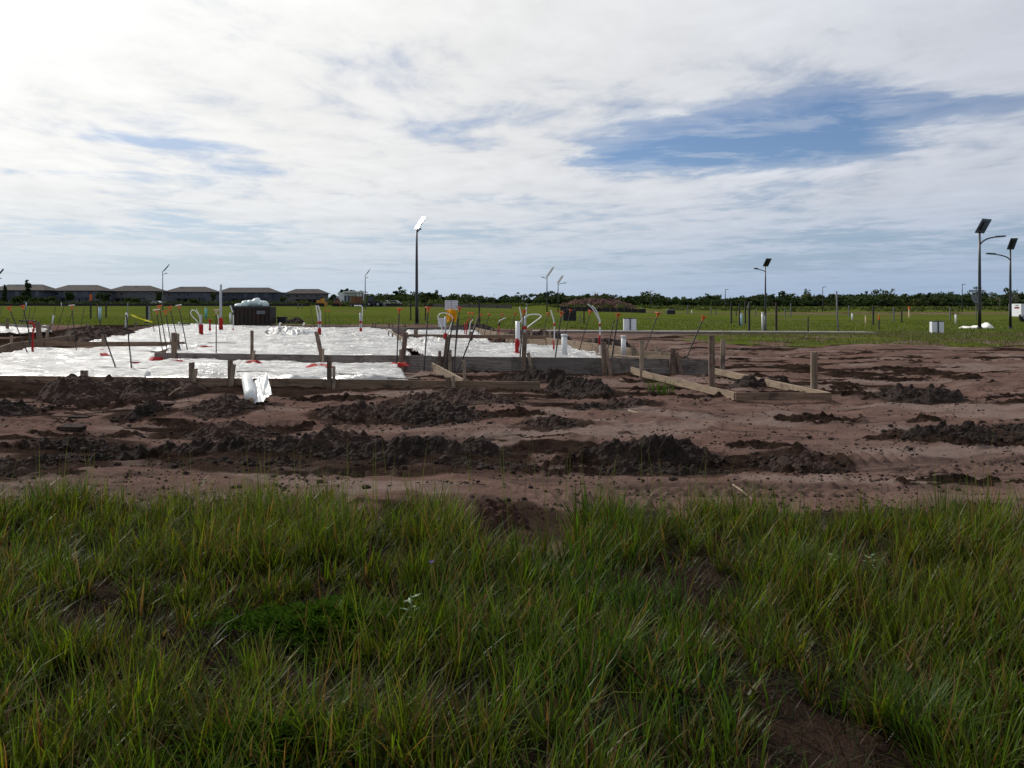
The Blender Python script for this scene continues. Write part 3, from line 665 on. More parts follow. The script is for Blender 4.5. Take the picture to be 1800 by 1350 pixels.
for px, py in ((683, 590), (690, 594), (699, 600)): stake(step, px, py-8, py+4, F*(H-.3)/(py-HY), 2.2, 'stake_wood', 0, zb=.05)
cross = plank_run('brown cross rail spanning the right bay', [(-4.05, 32.6), (1.5, 31.2)], .44, .13, 'wood_brown', group='timber rails')
stake(cross, 731, 580, 610, 32.7, 7, 'stake_wood', 0, zb=.0); stake(cross, 828, 583, 604, 32.4, 6, 'stake_wood', 0, zb=.0); stake(cross, 972, 592, 606, 31.3, 4, 'stake_wood', 0, zb=0)
rightw = plank_run('right side form wall behind the white pipes', [xyz(836, 577), xyz(880, 586.5), xyz(960, 595), xyz(1052, 606), xyz(1110, 613)], .36, .34, 'wood_light')
for px, pt in ((888, 582), (905, 585), (934, 577), (957, 580), (967, 582), (1043, 593), (1049, 604), (864, 577)):
    Y = xyz(px, np.interp(px, [836, 880, 960, 1052, 1110], [577, 586.5, 595, 606, 613]))[1]; stake(rightw, px, pt, pt+18, Y+.07, 4, 'stake_light', 0, zb=.0)
rightb = plank_run('short pale boards stacked at the right corner of the form', [xyz(1030, 617, .36), xyz(1062, 624, .36)], .36, .2, 'wood_light')
MB().bar((*xyz(1078, 625, .35), .35), (*xyz(1130, 629, .35), .35), .2, .035).build('plank', 'wood_light', rightb)
MB().bar((*xyz(1100, 617, .33), .25), (*xyz(1180, 622, .33), .25), .05, .22).build('plank', 'wood_light', rightb)
MB().bar((*xyz(1140, 626, .33), .25), (*xyz(1195, 630, .33), .25), .05, .22).build('plank', 'wood_light', rightb)
for px, pt, w in ((1078, 601, 4), (1113, 607, 6), (1154, 608, 6)): stake(rightb, px, pt, 628, 22.3, w, 'stake_light', 0, zb=0)
farl = plank_run('form board of the neighbouring slab at the left edge', [xy(-60, 569, .5), xy(14, 569, .5), xy(88, 573, .5)], .5, .3, 'wood_grey', group='neighbouring slab form')
stake(farl, 13, 560, 590, 42, 5, 'stake_wood', 0, zb=.0)
# small timber frame at right
def frame():
    c = [((1293-900)*14.05/F, 14.05), ((1461-900)*14.05/F, 14.05), ((1238-900)*20.0/F, 20.0), ((1113-900)*19.2/F, 19.2)]
    t = thing('footing_frame', 'small four-sided timber frame on the sand right of the slab', 'timber frame', (*c[0], 0))
    zt_ = .135; hh = .125
    def pl(a, d, m, e=.0): MB().bar((*a, zt_-hh/2+e), (*d, zt_-hh/2+e), .042, hh).build('plank', m, t)
    pl(c[0], c[1], 'wood_brown'); pl((c[1][0]-.02, c[1][1]+.03), c[2], 'wood_light', .003); pl(c[2], c[3], 'wood_grey', -.004); pl(c[3], (c[0][0]+.0, c[0][1]+.03), 'wood_light', .002)  # side planks paler, front one browner: light from the left put into colour
    MB().bar(((1110-900)*19.6/F, 19.6, .09), ((1136-900)*18.4/F, 18.4, .09), .045, .12).build('plank', 'wood_light', t)
    stake(t, 1128, 598, 660, 18.6, 7, 'stake_light', 0, zb=-.1); stake(t, 1251, 590, 692, 15.25, 10, 'stake_wood', 0, zb=-.1, dp=.05)
    stake(t, 1430, 618, 690, 14.85, 9, 'stake_light', 0, zb=-.1, dp=.05)
    stake(t, 1434.5, 618.5, 690, 14.82, 4, 'stake_wood', 0, zb=-.1, dp=.05)
frame()
# ---------------------------------------------------------------- red tape patches round the stakes
def tape(px, py, w, d, z, label):
    x, Y = xy(px, py, z); m = MB(); n = 14; vs = [Vector((x, Y, z+.09))]
    ang = [2*math.pi*k/n for k in range(n)]
    for a in ang: vs.append(Vector((x+math.cos(a)*w*.28, Y+math.sin(a)*d*.28, z+random.uniform(.09, .13))))
    for a in ang: r = random.uniform(.75, 1.25); vs.append(Vector((x+math.cos(a)*w*.5*r, Y+math.sin(a)*d*.5*r, z+random.uniform(.02, .05))))
    fs = [(0, 1+k, 1+(k+1) % n) for k in range(n)]+[(1+k, 1+n+k, 1+n+(k+1) % n, 1+(k+1) % n) for k in range(n)]
    m.add(vs, fs); o = m.build('tape_patch', 'tape_red'); tag(o, label, 'tape', 'red tape seals on the plastic')
for a in [(60, 619, .75, .5, ZP, 'red tape seal at the left stake of the brown rail'), (182, 620, .55, .5, ZP, 'red tape seal at the right stake of the brown rail'), (183, 628, .35, .3, ZP, 'red tape drips below the right rail stake'),
          (276, 636, .5, .4, ZP, 'red tape bunched at the left end of the front form board'), (310, 641, .5, .4, ZP, 'red tape seal at the first stake of the front board'), (444, 642, .45, .4, ZP, 'red tape seal under the thin tall stake'),
          (560, 649, .65, .5, ZP, 'red tape seal under the leaning stake'), (702, 646, .5, .4, ZP, 'red tape seal under the pair of dark stakes'), (360, 615, .7, .25, ZS, 'red tape strip on the slack fold'),
          (580, 652, .3, .3, ZP, 'small red tape scrap beside the lower board stake')]: tape(*a)
def red_line(p, label):
    pts = [pw(a, c, d) for a, c, d in p]; o = MB().tube(pts, .018, 5).build('tape_strip', 'tape_red'); tag(o, label, 'tape', 'red tape seals on the plastic')
red_line([(170, 636, F*(H-.15)/102), (200, 637, F*(H-.15)/103), (245, 637, F*(H-.16)/103)], 'thin red tape line across the lower plastic sheet')
# ---------------------------------------------------------------- steel pins with orange caps
def pin(tx, ty, bx, by, Y, cap, label, r=.012, zb=.0, name='rebar_pin', group='steel pins in the forms'):
    a = pw(tx, ty, Y); c = pw(bx, by, Y); d = c-a
    if c.z > zb: c = a+d*((a.z-zb)/(a.z-c.z))
    t = thing(name, label, 'steel pin', c, group)
    pts = [c.lerp(a, k/6) for k in range(7)]
    MB().tube(pts, r, 6).build('rod', 'steel', t)
    if cap:
        ax = (a-c).normalized(); mt = 'cap_orange' if cap != 'w' else 'cap_wood'
        q = ax.to_track_quat('Z', 'X').to_matrix(); s = random.uniform(.115, .135); rz = Matrix.Rotation(random.uniform(0, 1.5), 3, 'Z')
        top = MB(); top.box(a+ax*.01, (s, s, .022), M=q @ rz).build('cap_plate', mt if cap != 'l' else 'white_lid', t)  # white plate on some pins: light on orange cap tops put into colour
        bell = MB(); vs = []; n = 8
        for (h_, rr) in ((0, .052), (-.03, .036), (-.07, .022), (-.11, .019)):
            for k in range(n): an = 2*math.pi*k/n; vs.append(a+q @ Vector((math.cos(an)*rr, math.sin(an)*rr, h_)))
        fs = [(i*n+k, (i+1)*n+k, (i+1)*n+(k+1) % n, i*n+(k+1) % n) for i in range(3) for k in range(n)]
        bell.add(vs, fs).build('cap', mt, t, True)
    return t
PINS = [
 (16, 541, 44, 610, 25, 'o', 'orange capped pin leaning right at the far left'), (40, 538, 57, 610, 25.4, 'o', 'orange capped pin just left of the black clamp'), (126, 537, 134, 613, 26, 'l', 'pin with pale tilted cap between the two rail stakes'),
 (174, 562, 206, 654, 19, None, 'long bare black rod leaning, left of the pair over the dirt heap'), (222, 552, 232, 655, 18.9, 'tip', 'long bare black rod with white tip over the dirt heap'),
 (275, 545, 286, 618, 23.6, 'l', 'pin with pale cap, first of the close group'), (280, 538, 294, 618, 24.6, 'o', 'orange capped pin behind the pale capped one'), (291, 547, 303, 618, 25.4, 'o', 'orange capped pin with tilted cap in the close group'),
 (298, 540, 318, 618, 24.2, 'o', 'orange capped pin in the middle of the close group'), (314, 537, 330, 618, 23.8, 'l', 'pale topped capped pin right of the close group'), (264, 536, 270, 575, 40, None, 'thin bare rod behind the close pin group'),
 (380, 545, 380, 622, 22.6, 'w', 'upright pin with flat wooden cap before the tall grey pipe'),
 (702, 543, 697, 645, 20.7, 'o', 'upright orange capped pin by the pair of dark stakes'), (753, 541, 745, 655, 20.3, 'o', 'orange capped pin left of the white cable loop'), (808, 541, 800, 625, 21.2, 'o', 'orange capped pin right of the permit board'),
 (797, 560, 778, 670, 18.6, None, 'thick bare rod leaning over the porch pit'), (804, 560, 797, 672, 17.6, None, 'straight bare rod beside the thick leaning one'), (843, 555, 812, 634, 19.6, None, 'bare rod leaning far to the right by the pale stake'),
 (921, 546, 914, 630, 20.9, 'o', 'orange capped pin in front of the bent conduits'), (987, 549, 976, 630, 20.6, 'o', 'orange capped pin left of the short white pipe'), (964, 551, 953, 590, 33, 'o', 'small orange capped pin left of the curved conduit'),
 (1003, 545, 993, 590, 34, 'o', 'reddish capped pin against the black crate'), (1038, 547, 1017, 620, 25, 'o', 'leaning orange capped pin behind the curved conduits'), (1087, 552, 1075, 632, 20.3, 'o', 'orange capped pin before the grey utility box, nearer of two'),
 (1080, 562, 1066, 622, 22, None, 'bare rod just behind the pin at the utility box'), (1157, 551, 1131, 624, 22.4, 'o', 'leaning orange capped pin in the open right of the utility box'), (1237, 557, 1205, 634, 20.3, 'o', 'rightmost leaning orange capped pin'),
 (825, 550, 820, 590, 37, 'o', 'far orange capped pin, left of the small far group'), (831, 550, 826, 590, 36.5, 'o', 'far orange capped pin touching the leftmost far one'), (846, 552, 840, 590, 36, 'o', 'far orange capped pin behind the leaning bare rod'),
 (860, 552, 850, 592, 35.5, 'o', 'far pale capped pin left of the small faucet pipe'), (883, 552, 872, 594, 35, 'o', 'far capped pin just right of the small faucet pipe'), (906, 551, 895, 594, 34, 'o', 'far orange capped pin left of the white drain pipe'),
 (3, 540, -3, 566, 48, None, 'far bare rod at the left edge of the field'), (46, 537, 39, 566, 47, None, 'far bare rod leaning left behind the capped pins'), (53, 541, 50, 566, 48, None, 'short far rod right of the leaning left one'),
 (63, 540, 55, 567, 47, None, 'far rod leaning right over the black clamp'), (98, 539, 91, 568, 46, None, 'far rod beside the white stub at left'), (113, 537, 103, 570, 46, None, 'tall far rod left of the pale tilted cap'),
 (127, 548, 120, 571, 45, None, 'far rod behind the pale tilted cap'), (148, 540, 143, 571, 46, None, 'far rod left of the orange flagged post'), (334, 537, 333, 570, 50, None, 'far bare rod left of the white loop'),
 (546, 540, 553, 578, 44, None, 'thin bent rod left of the twin curved conduits'), (572, 545, 572, 576, 47, 'o', 'far thin orange capped rod, left of two'), (578, 545, 579, 577, 46.5, 'o', 'far thin orange capped rod, right of two')]
for p in PINS:
    t = pin(*p[:5], p[5] if p[5] != 'tip' else None, p[6], r=.016 if p[4] < 21 else .014)
    if p[5] == 'tip':
        a = pw(p[0], p[1], p[4]); MB().tube([a-Vector((0, 0, .02)), a+Vector((0, 0, .03))], .024, 8).build('cap', 'white_lid', t)
# ---------------------------------------------------------------- pipes and conduits
def conduit(label, Y, tubes, bands=(), group='pipe stubs through the slab', cat='pipe', name='conduit_stub', zb=None):
    # tubes: (points px, radius px, material); bands: (px, top, bottom, radius px, material)
    allp = [p for tb in tubes for p in tb[0]]+[(bd[0], bd[2]) for bd in bands]
    lo = max(allp, key=lambda p: p[1]); bs = pw(lo[0], lo[1], Y); bs.z = min(bs.z, .2)
    t = thing(name, label, cat, bs, group)
    for (pts, r, m) in tubes:
        P_ = [pw(p[0], p[1], Y+(p[2] if len(p) > 2 else 0)) for p in pts]
        if len(P_) > 2: P_ = bez(P_, 6)
        MB().tube(P_, r*Y/F, 10).build('pipe', m, t, True)
    for (px, a, c, r, m) in bands:
        q0 = pw(px, a, Y); q1 = pw(px, c, Y); q1.z = q1.z
        MB().tube([q0, q0.lerp(q1, .3), q0.lerp(q1, .6), q1], [r*Y/F, r*Y/F*1.06, r*Y/F*.97, r*Y/F*1.15], 10).build('tape_wrap' if m == 'tape_red' else 'collar', m, t, True)
    return t
conduit('tall grey vent pipe with red wrapped base, the tallest pipe', 43, [([(388, 500), (388, 586)], 2.1, 'pvc_grey'), ([(382.5, 553), (384, 560), (386, 578)], .9, 'pvc')], [(388.5, 559, 582, 3.4, 'tape_red')])
conduit('white looped conduit with red wrapped base at the left of the sheet', 36, [([(351, 592), (348, 568), (338, 556), (335, 549), (339, 545), (346, 549), (351, 560), (352, 588)], .75, 'pvc'), ([(345, 543), (349, 551), (352, 560)], .6, 'pvc'), ([(353, 553), (353, 592)], 1.7, 'pvc_grey')], [(353.5, 570, 591, 3.6, 'tape_red')])
conduit('short all-red stub between the loop and the tall vent', 41, [([(369, 562), (369, 586)], 1.4, 'tape_red')], [(369, 561, 566, 2, 'tape_red'), (369, 577, 584, 2.2, 'tape_red')])
conduit('thin white pipe with a bent top beside the rusty skip', 42, [([(405, 537), (408, 546), (410, 553), (410, 586)], .9, 'pvc')], [(410, 549, 553, 1.5, 'black_plastic'), (410, 577, 583, 1.5, 'tape_red')])
conduit('tiny white stub at the far left of the big sheet', 50, [([(315, 566), (315, 577)], 1.3, 'pvc')], [(315, 566, 569, 1.8, 'pvc')])
conduit('pair of curved white conduits with red bands left of the leaning stake', 35, [([(555.5, 537), (558, 552), (560, 566), (560, 592)], 1.1, 'pvc'), ([(559, 537), (563, 549), (563.5, 566), (562.5, 592)], 1.1, 'pvc'), ([(561, 550), (561.5, 590)], 1.2, 'pvc_grey')], [(561.5, 565, 569, 3.2, 'tape_red'), (561.5, 577, 590, 3.0, 'tape_red')])
conduit('white conduit bent into an L, standing in the middle of the sheet', 40, [([(623, 537.5), (631, 537.3), (636, 538.5), (637, 546), (636, 562), (634, 590)], .9, 'pvc'), ([(633.5, 550), (633.5, 590)], 1.7, 'pvc_grey')], [(634, 564, 568, 2.5, 'tape_red'), (634, 577, 588, 2.4, 'tape_red')])
conduit('white cable loop above a red wrapped stub in the right bay', 30.5, [([(782, 592), (776, 576), (770.5, 562), (771, 554), (777, 550.5), (786, 551), (794, 556), (795.5, 564), (791, 576), (786, 592)], .85, 'pvc'), ([(783, 556), (783, 598)], 1.5, 'pvc_grey')], [(783, 586, 600, 3.5, 'tape_red')])
conduit('thick white drain pipe with its lower half wrapped red', 22.4, [([(910, 564.5), (910, 630)], 4.0, 'pvc')], [(909.5, 595, 628, 4.3, 'tape_red'), (909, 618, 628, 5.5, 'tape_red')], name='drain_pipe')
conduit('tangle of bent white conduits tied with a red band', 23, [([(913, 540), (916, 555), (918.5, 575), (919, 632)], .9, 'pvc'), ([(925, 540), (925, 556), (922, 575), (921, 632)], .8, 'pvc'), ([(923, 557), (931, 553.5), (943, 552.5), (951, 555), (950, 558), (938, 567), (926, 576)], 1.0, 'pvc'), ([(914, 566), (918, 561), (921, 559)], .8, 'pvc'), ([(923, 556), (923, 586)], 2.0, 'pvc_grey')], [(922, 573, 579, 3.6, 'tape_red')])
conduit('single curved white conduit with red band and red base', 23.5, [([(968, 545), (971, 555), (974, 568), (974.5, 596), (973.5, 628)], 1.0, 'pvc')], [(974.5, 568, 573, 1.7, 'tape_red'), (973.5, 597, 626, 1.5, 'tape_red')])
conduit('short thick white pipe with a red ring at its foot', 21.6, [([(992, 588), (992, 634)], 5.2, 'pvc')], [(992, 587.5, 591, 5.7, 'pvc'), (992, 625.5, 630, 5.6, 'tape_red')], name='drain_pipe')
conduit('pair of tall white conduits curving left with a red band', 21.2, [([(1033.5, 534.5), (1042, 543), (1050, 557), (1054, 570), (1054.5, 632)], 1.0, 'pvc'), ([(1041.5, 537.5), (1048, 546), (1052.5, 558), (1055, 570), (1055, 632)], 1.0, 'pvc')], [(1054.5, 569, 573.5, 1.9, 'tape_red'), (1054, 589, 606, 1.9, 'tape_red')])
conduit('white pipe standing behind the right end of the form', 22.5, [([(1096, 590.5), (1096, 634)], 4.4, 'pvc')], [(1096, 590, 593, 4.9, 'pvc')], name='drain_pipe')
conduit('small hose bib pipe with a sideways spout', 34, [([(877, 600), (877, 566)], .9, 'tape_red'), ([(877, 569), (878, 564), (884, 561), (890, 558.5)], .8, 'pvc')], [(877, 567, 572, 1.5, 'black_plastic')])
conduit('red pipe cluster with bent ends under the far capped pins', 36, [([(820, 592), (821, 570), (824, 562), (829, 563)], 1.0, 'tape_red'), ([(817, 590), (817, 566)], .9, 'tape_red'), ([(824, 590), (826, 572), (829, 564), (832, 562)], .9, 'pvc')], [])
conduit('leaning pale stick behind the leaning bare rod', 33, [([(841, 553), (833, 576), (829, 590)], .6, 'stake_light')], [], cat='stick', name='stick')
conduit('white stub pipe by the left soil bank', 40, [([(223, 553), (220, 576)], 1.6, 'pvc')], [], name='drain_pipe')
conduit('forked white stub in the far left soil', 44, [([(94, 554), (92, 570)], 1.3, 'pvc'), ([(88, 553), (97, 553)], .5, 'steel')], [])
# black clamp with red tape at left
t = thing('trowel_rest', 'black flat bracket over red tape at the left stake', 'bracket', pw(52, 601, 25))
MB().bar(pw(35, 564, 25), pw(62, 564.5, 25), .12, .045).build('plate', 'black_plastic', t)
MB().tube([pw(48, 566, 25), pw(50, 580, 25), pw(53, 608, 25)], .02, 6).build('leg', 'steel', t)
MB().tube(bez([pw(50, 567, 24.9), pw(57, 568, 24.9), pw(60, 575, 24.9), pw(58, 586, 24.9), pw(57, 618, 24.9)], 5), [.02+.022*math.sin(i*1.1)**2 for i in range(21)], 8).build('tape_wrap', 'tape_red', t, True)
# ---------------------------------------------------------------- roll of plastic film in the foreground
def roll():
    Y = 13.7; a = pw(434, 664, 14.0); c = pw(441, 703, 13.3); a.z += .0
    base = Vector((c.x, c.y, float(zg(c.x, c.y)))); t = thing('plastic_film_roll', 'half unrolled roll of white plastic film on the dirt', 'film roll', base)
    ax = (c-a).normalized(); m = MB().tube([a, a.lerp(c, .3), a.lerp(c, .7), c], [.085, .088, .086, .088], 18); m.build('roll', 'pvc', t, True)
    MB().tube([c-ax*.01, c+ax*.02], .045, 12).build('core', 'cap_wood', t)
    nx, ny = 22, 18; vs = []
    q = [pw(443, 668, 13.9), pw(470, 660, 14.0), pw(479, 698, 13.3), pw(447, 707, 13.2)]
    for j in range(ny):
        for i in range(nx):
            u = i/(nx-1); v = j/(ny-1); p = (q[0]*(1-u)+q[1]*u)*(1-v)+(q[3]*(1-u)+q[2]*u)*v
            p = p+Vector((0, -.5, .9))*(.10*(float(fbm(u*3+v, v*3, 90))-.5)+.07*abs(math.sin(u*5+v*4))*u-.05*(1-u)); vs.append(p)
    MB().add(vs, [(j*nx+i, j*nx+i+1, (j+1)*nx+i+1, (j+1)*nx+i) for j in range(ny-1) for i in range(nx-1)]).build('loose_sheet', 'pvc', t, True)
roll()
# sticks and blocks
def bit(pa, pb, r, m, label, cat='stick', name='stick'):
    a = gp(*pa); c = gp(*pb); a.z += pa[2] if len(pa) > 2 else .03; c.z += .03
    o = MB().tube([a, a.lerp(c, .35)+Vector((0, 0, r*.6)), a.lerp(c, .7), c], [r, r*.9, r*.95, r*.7], 7).build(name, m); tag(o, label, cat, 'sticks on the dirt')
def gp3(px, py, dz): p = pw(px, py, F*H/(py+14-HY)); return p
for (p, q, Y, r, m, lb) in [((201, 676), (276, 686), 15.6, .02, 'stick', 'grey stick lying on the heap under the black rods'), ((297, 695), (318, 681), 14.9, .015, 'stake_light', 'short pale stick on the sand by the heaps'), ((1288, 852), (1322, 878), 7.1, .008, 'stick', 'thin pale twig at the edge of the grass'), ((1105, 722), (1130, 734), 12.2, .02, 'stick', 'short dark stick on the sand below the sprig')]:
    a = pw(*p, Y); c = pw(*q, Y-.3); o = MB().tube([a, a.lerp(c, .5)+Vector((0, 0, r)), c], [r, r, r*.7], 7).build('stick', m); tag(o, lb, 'stick', 'sticks on the dirt')
for (px, py, w, h, lb) in [(127, 759, .32, .07, 'flat dark brick-like clod above the tread prints'), (297, 714, .16, .06, 'small dark block on the sand under the heaps'), (138, 731, .25, .03, 'flat dark chip on the pale sand at left')]:
    p = gp(px, py); m = MB().box(p+Vector((0, 0, h*.4)), (w, .12, h), random.uniform(-.3, .3))
    for v in m.v: v += Vector((random.uniform(-.02, .02), random.uniform(-.02, .02), random.uniform(-.012, .012)))
    o = m.build('soil_block', 'soil_dark'); tag(o, lb, 'clod', 'dark blocks on the sand')
# ---------------------------------------------------------------- skip, crates, board
def skip():
    Y = 50; x0, x1 = (409-900)*Y/F, (474-900)*Y/F; zb = .3; zt_ = H-(541-HY)*Y/F+.05; dpt = 1.3
    t = thing('dumpster', 'open rusty dark metal skip heaped with pale plastic bags', 'dumpster', ((x0+x1)/2, Y, zb))
    th = .05
    MB().box(((x0+x1)/2, Y, (zb+zt_)/2), (x1-x0, th, zt_-zb)).build('side_panel', 'rust_metal', t)
    MB().box(((x0+x1)/2, Y+dpt, (zb+zt_)/2), (x1-x0, th, zt_-zb)).build('side_panel', 'rust_metal', t)
    for x in (x0, x1): MB().box((x, Y+dpt/2, (zb+zt_)/2), (th, dpt-th, zt_-zb-.02)).build('end_panel', 'rust_metal', t)
    MB().box(((x0+x1)/2, Y+dpt/2, zb+.08), (x1-x0-.1, dpt-.1, .06)).build('floor', 'rust_metal', t)
    MB().bar((x0-.04, Y-.04, zt_), (x1+.04, Y-.04, zt_), .12, .1).build('rim', 'black_metal', t)
    for k in range(9):
        x = x0+(x1-x0)*(k+.5)/9; MB().box((x, Y-.06, (zb+zt_)/2-.05), (.07, .08, zt_-zb-.2)).build('rib', 'rust_metal', t)
    MB().box((x0+(x1-x0)*.78, Y-.11, zt_-.32), (.5, .02, .2)).build('sign_plate', 'grey_post', t)
    for k, (px, py, w, h) in enumerate([(421, 539, 14, 10), (432, 536, 15, 13), (441, 534, 13, 12), (450, 533, 16, 16), (459, 535, 12, 12), (465, 536, 11, 12), (443, 540, 20, 8)]):
        s = Y/F; c = pw(px, py, Y+.5+.12*k); vs = []; fs = []; nu, nv = 16, 10
        for j in range(nv+1):
            for i in range(nu):
                th_ = math.pi*j/nv; ph = 2*math.pi*i/nu; d = Vector((math.sin(th_)*math.cos(ph), math.sin(th_)*math.sin(ph), math.cos(th_)))
                f = .72+.5*float(fbm(d.x*1.6+k*3, d.z*1.6+d.y*1.3, 95, 3)); vs.append(c+Vector((d.x*w*s*.6*f, d.y*.5*f, d.z*h*s*.6*f)))
        for j in range(nv):
            for i in range(nu): fs.append((j*nu+i, (j+1)*nu+i, (j+1)*nu+(i+1) % nu, j*nu+(i+1) % nu))
        o = MB().add(vs, fs).build('plastic_bag', 'bag', smooth=True)
        tag(o, ['pale green bag at the left end of the skip', 'pale bag second from the left in the skip', 'low middle bag in the skip', 'tallest pale bag at the top of the skip', 'white bag right of the tallest one', 'rightmost white bag in the skip', 'flattened pale film along the skip rim'][k], 'plastic bag', 'bags in the skip')
skip()
def crate(px0, px1, pt, pb, Y, label, m='black_plastic', ribs=4, lid=None, name='crate', cat='crate'):
    x0, x1 = (px0-900)*Y/F, (px1-900)*Y/F; z1 = H-(pt-HY)*Y/F; z0 = H-(pb-HY)*Y/F; cxx = (x0+x1)/2; d = (x1-x0)*.8
    t = thing(name, label, cat, (cxx, Y+d/2, z0)); MB().box((cxx, Y+d/2, (z0+z1)/2), (x1-x0, d, z1-z0)).build('body', m, t)
    for k in range(ribs): x = x0+(x1-x0)*(k+.5)/ribs; MB().box((x, Y-.02, (z0+z1)/2), ((x1-x0)*.06, .04, (z1-z0)*.9)).build('rib', m, t)
    MB().box((cxx, Y+d/2, z1+.02), ((x1-x0)*1.04, d*1.04, .05)).build('rim', lid or m, t)
crate(487, 502, 558, 568.5, 51, 'small black crate right of the rusty skip')
crate(990, 1013, 546, 564, 50, 'tall black crate on the grass behind the reddish capped pin', ribs=6)
crate(1173, 1187, 545, 552.5, 105, 'small dark skip with grey lid far off in the right field', ribs=3, lid='galv', name='dumpster', cat='dumpster')
def signboard():
    Y = 47; t = thing('permit_board', 'white permit notice on a post above the slab', 'notice board', pw(793, 580, Y))
    c = pw(793.5, 536.5, Y); w = 23*Y/F; h = 17*Y/F
    MB().tube([pw(793, 582, Y+.06), pw(793, 530, Y+.06)], .04, 6).build('post', 'stake_wood', t)
    bd = MB().box(c, (w, .04, h)).build('board', 'paper', t); m2 = 'paper_line'
    MB().box(c+Vector((0, -.024, 0)), (.03, .012, h*.96)).build('seam', m2, bd)
    for k in range(4): MB().box(c+Vector((0, -.0235, h*(.36-.2*k))), (w*.86, .008, .018)).build('line', m2, bd)
    p = pw(777, 567, Y-1); t2 = thing('notice_sheet', 'grey white paper sheet behind the white cable loop', 'notice', pw(777, 578, Y-1))
    MB().box(p, (14*46/F, .03, 16*46/F)).build('sheet', 'paper', t2); MB().tube([pw(777, 582, Y-.9), pw(777, 560, Y-.9)], .03, 6).build('post', 'stake_wood', t2)
    vs = []; nx, ny = 10, 12
    for j in range(ny):
        for i in range(nx):
            u = i/(nx-1); v = j/(ny-1); q = pw(785.5+u*16+3*math.sin(v*3)*(u-.5), 546+v*21-3*math.sin(u*3.1), Y-.4); q.y += .12*math.sin(u*9+v*2); vs.append(q)
    m = MB(); n = len(vs); m.add(vs+[v+Vector((0, .03, 0)) for v in vs], [(j*nx+i, (j+1)*nx+i, (j+1)*nx+i+1, j*nx+i+1) for j in range(ny-1) for i in range(nx-1)]+[(n+j*nx+i, n+j*nx+i+1, n+(j+1)*nx+i+1, n+(j+1)*nx+i) for j in range(ny-1) for i in range(nx-1)])
    o = m.build('yellow_tarp', 'yellow', smooth=True); tag(o, 'yellow plastic bag hanging under the permit notice', 'bag')
signboard()
def pedestal(px0, px1, pt, pb, label):
    b0 = gp((px0+px1)/2, pb); Y = b0.y; s = Y/F; w = (px1-px0)*s; h = (pb-pt)*s; t = thing('utility_box', label, 'utility box', b0, 'pale utility boxes by the walk')
    for k in (-1, 1): MB().box(b0+Vector((k*w*.265, 0, h/2)), (w*.46, .28, h)).build('cabinet', 'white_paint', t)
    MB().box(b0+Vector((0, -.05, h*.5)), (w*.07, .30, h*1.02)).build('divider', 'black_plastic', t)
    MB().box(b0+Vector((0, 0, h+.02)), (w*1.0, .3, .035)).build('top', 'black_plastic', t)
pedestal(1096, 1118, 560, 583, 'pale double utility box in the open behind the form')
pedestal(1636, 1657, 565.5, 586, 'pale double utility box at the far right of the walk')
# ---------------------------------------------------------------- posts and stub pipes in the field
def post(px, pt, pb, wpx, m, label, lean=0.0, kind='post', top=None, group='posts in the field'):
    b0 = gp(px, pb); Y = b0.y; h = (pb-pt)*Y/F; r = max(.025, wpx*.5*Y/F)
    t = thing({'post': 'marker_post', 'pipe': 'stub_pipe'}[kind], label, kind, b0, group)
    a = b0+Vector((lean*h, 0, h))
    if kind == 'post': MB().bar(b0-Vector((0, 0, .1)), a, 2*r, 2*r, up=(0, 1, 0)).build('shaft', m, t)
    else: MB().tube([b0-Vector((0, 0, .1)), a], r, 10).build('shaft', m, t, True)
    if kind == 'pipe': MB().tube([a-Vector((0, 0, .05)), a+Vector((0, 0, .02))], r*1.15, 10).build('cap', top or m, t, True)
    if top and kind == 'post': MB().bar(a-Vector((0, 0, h*.25)), a+Vector((0, 0, .02)), 2.5*r, 2.5*r, up=(0, 1, 0)).build('flag', top, t)
    return t
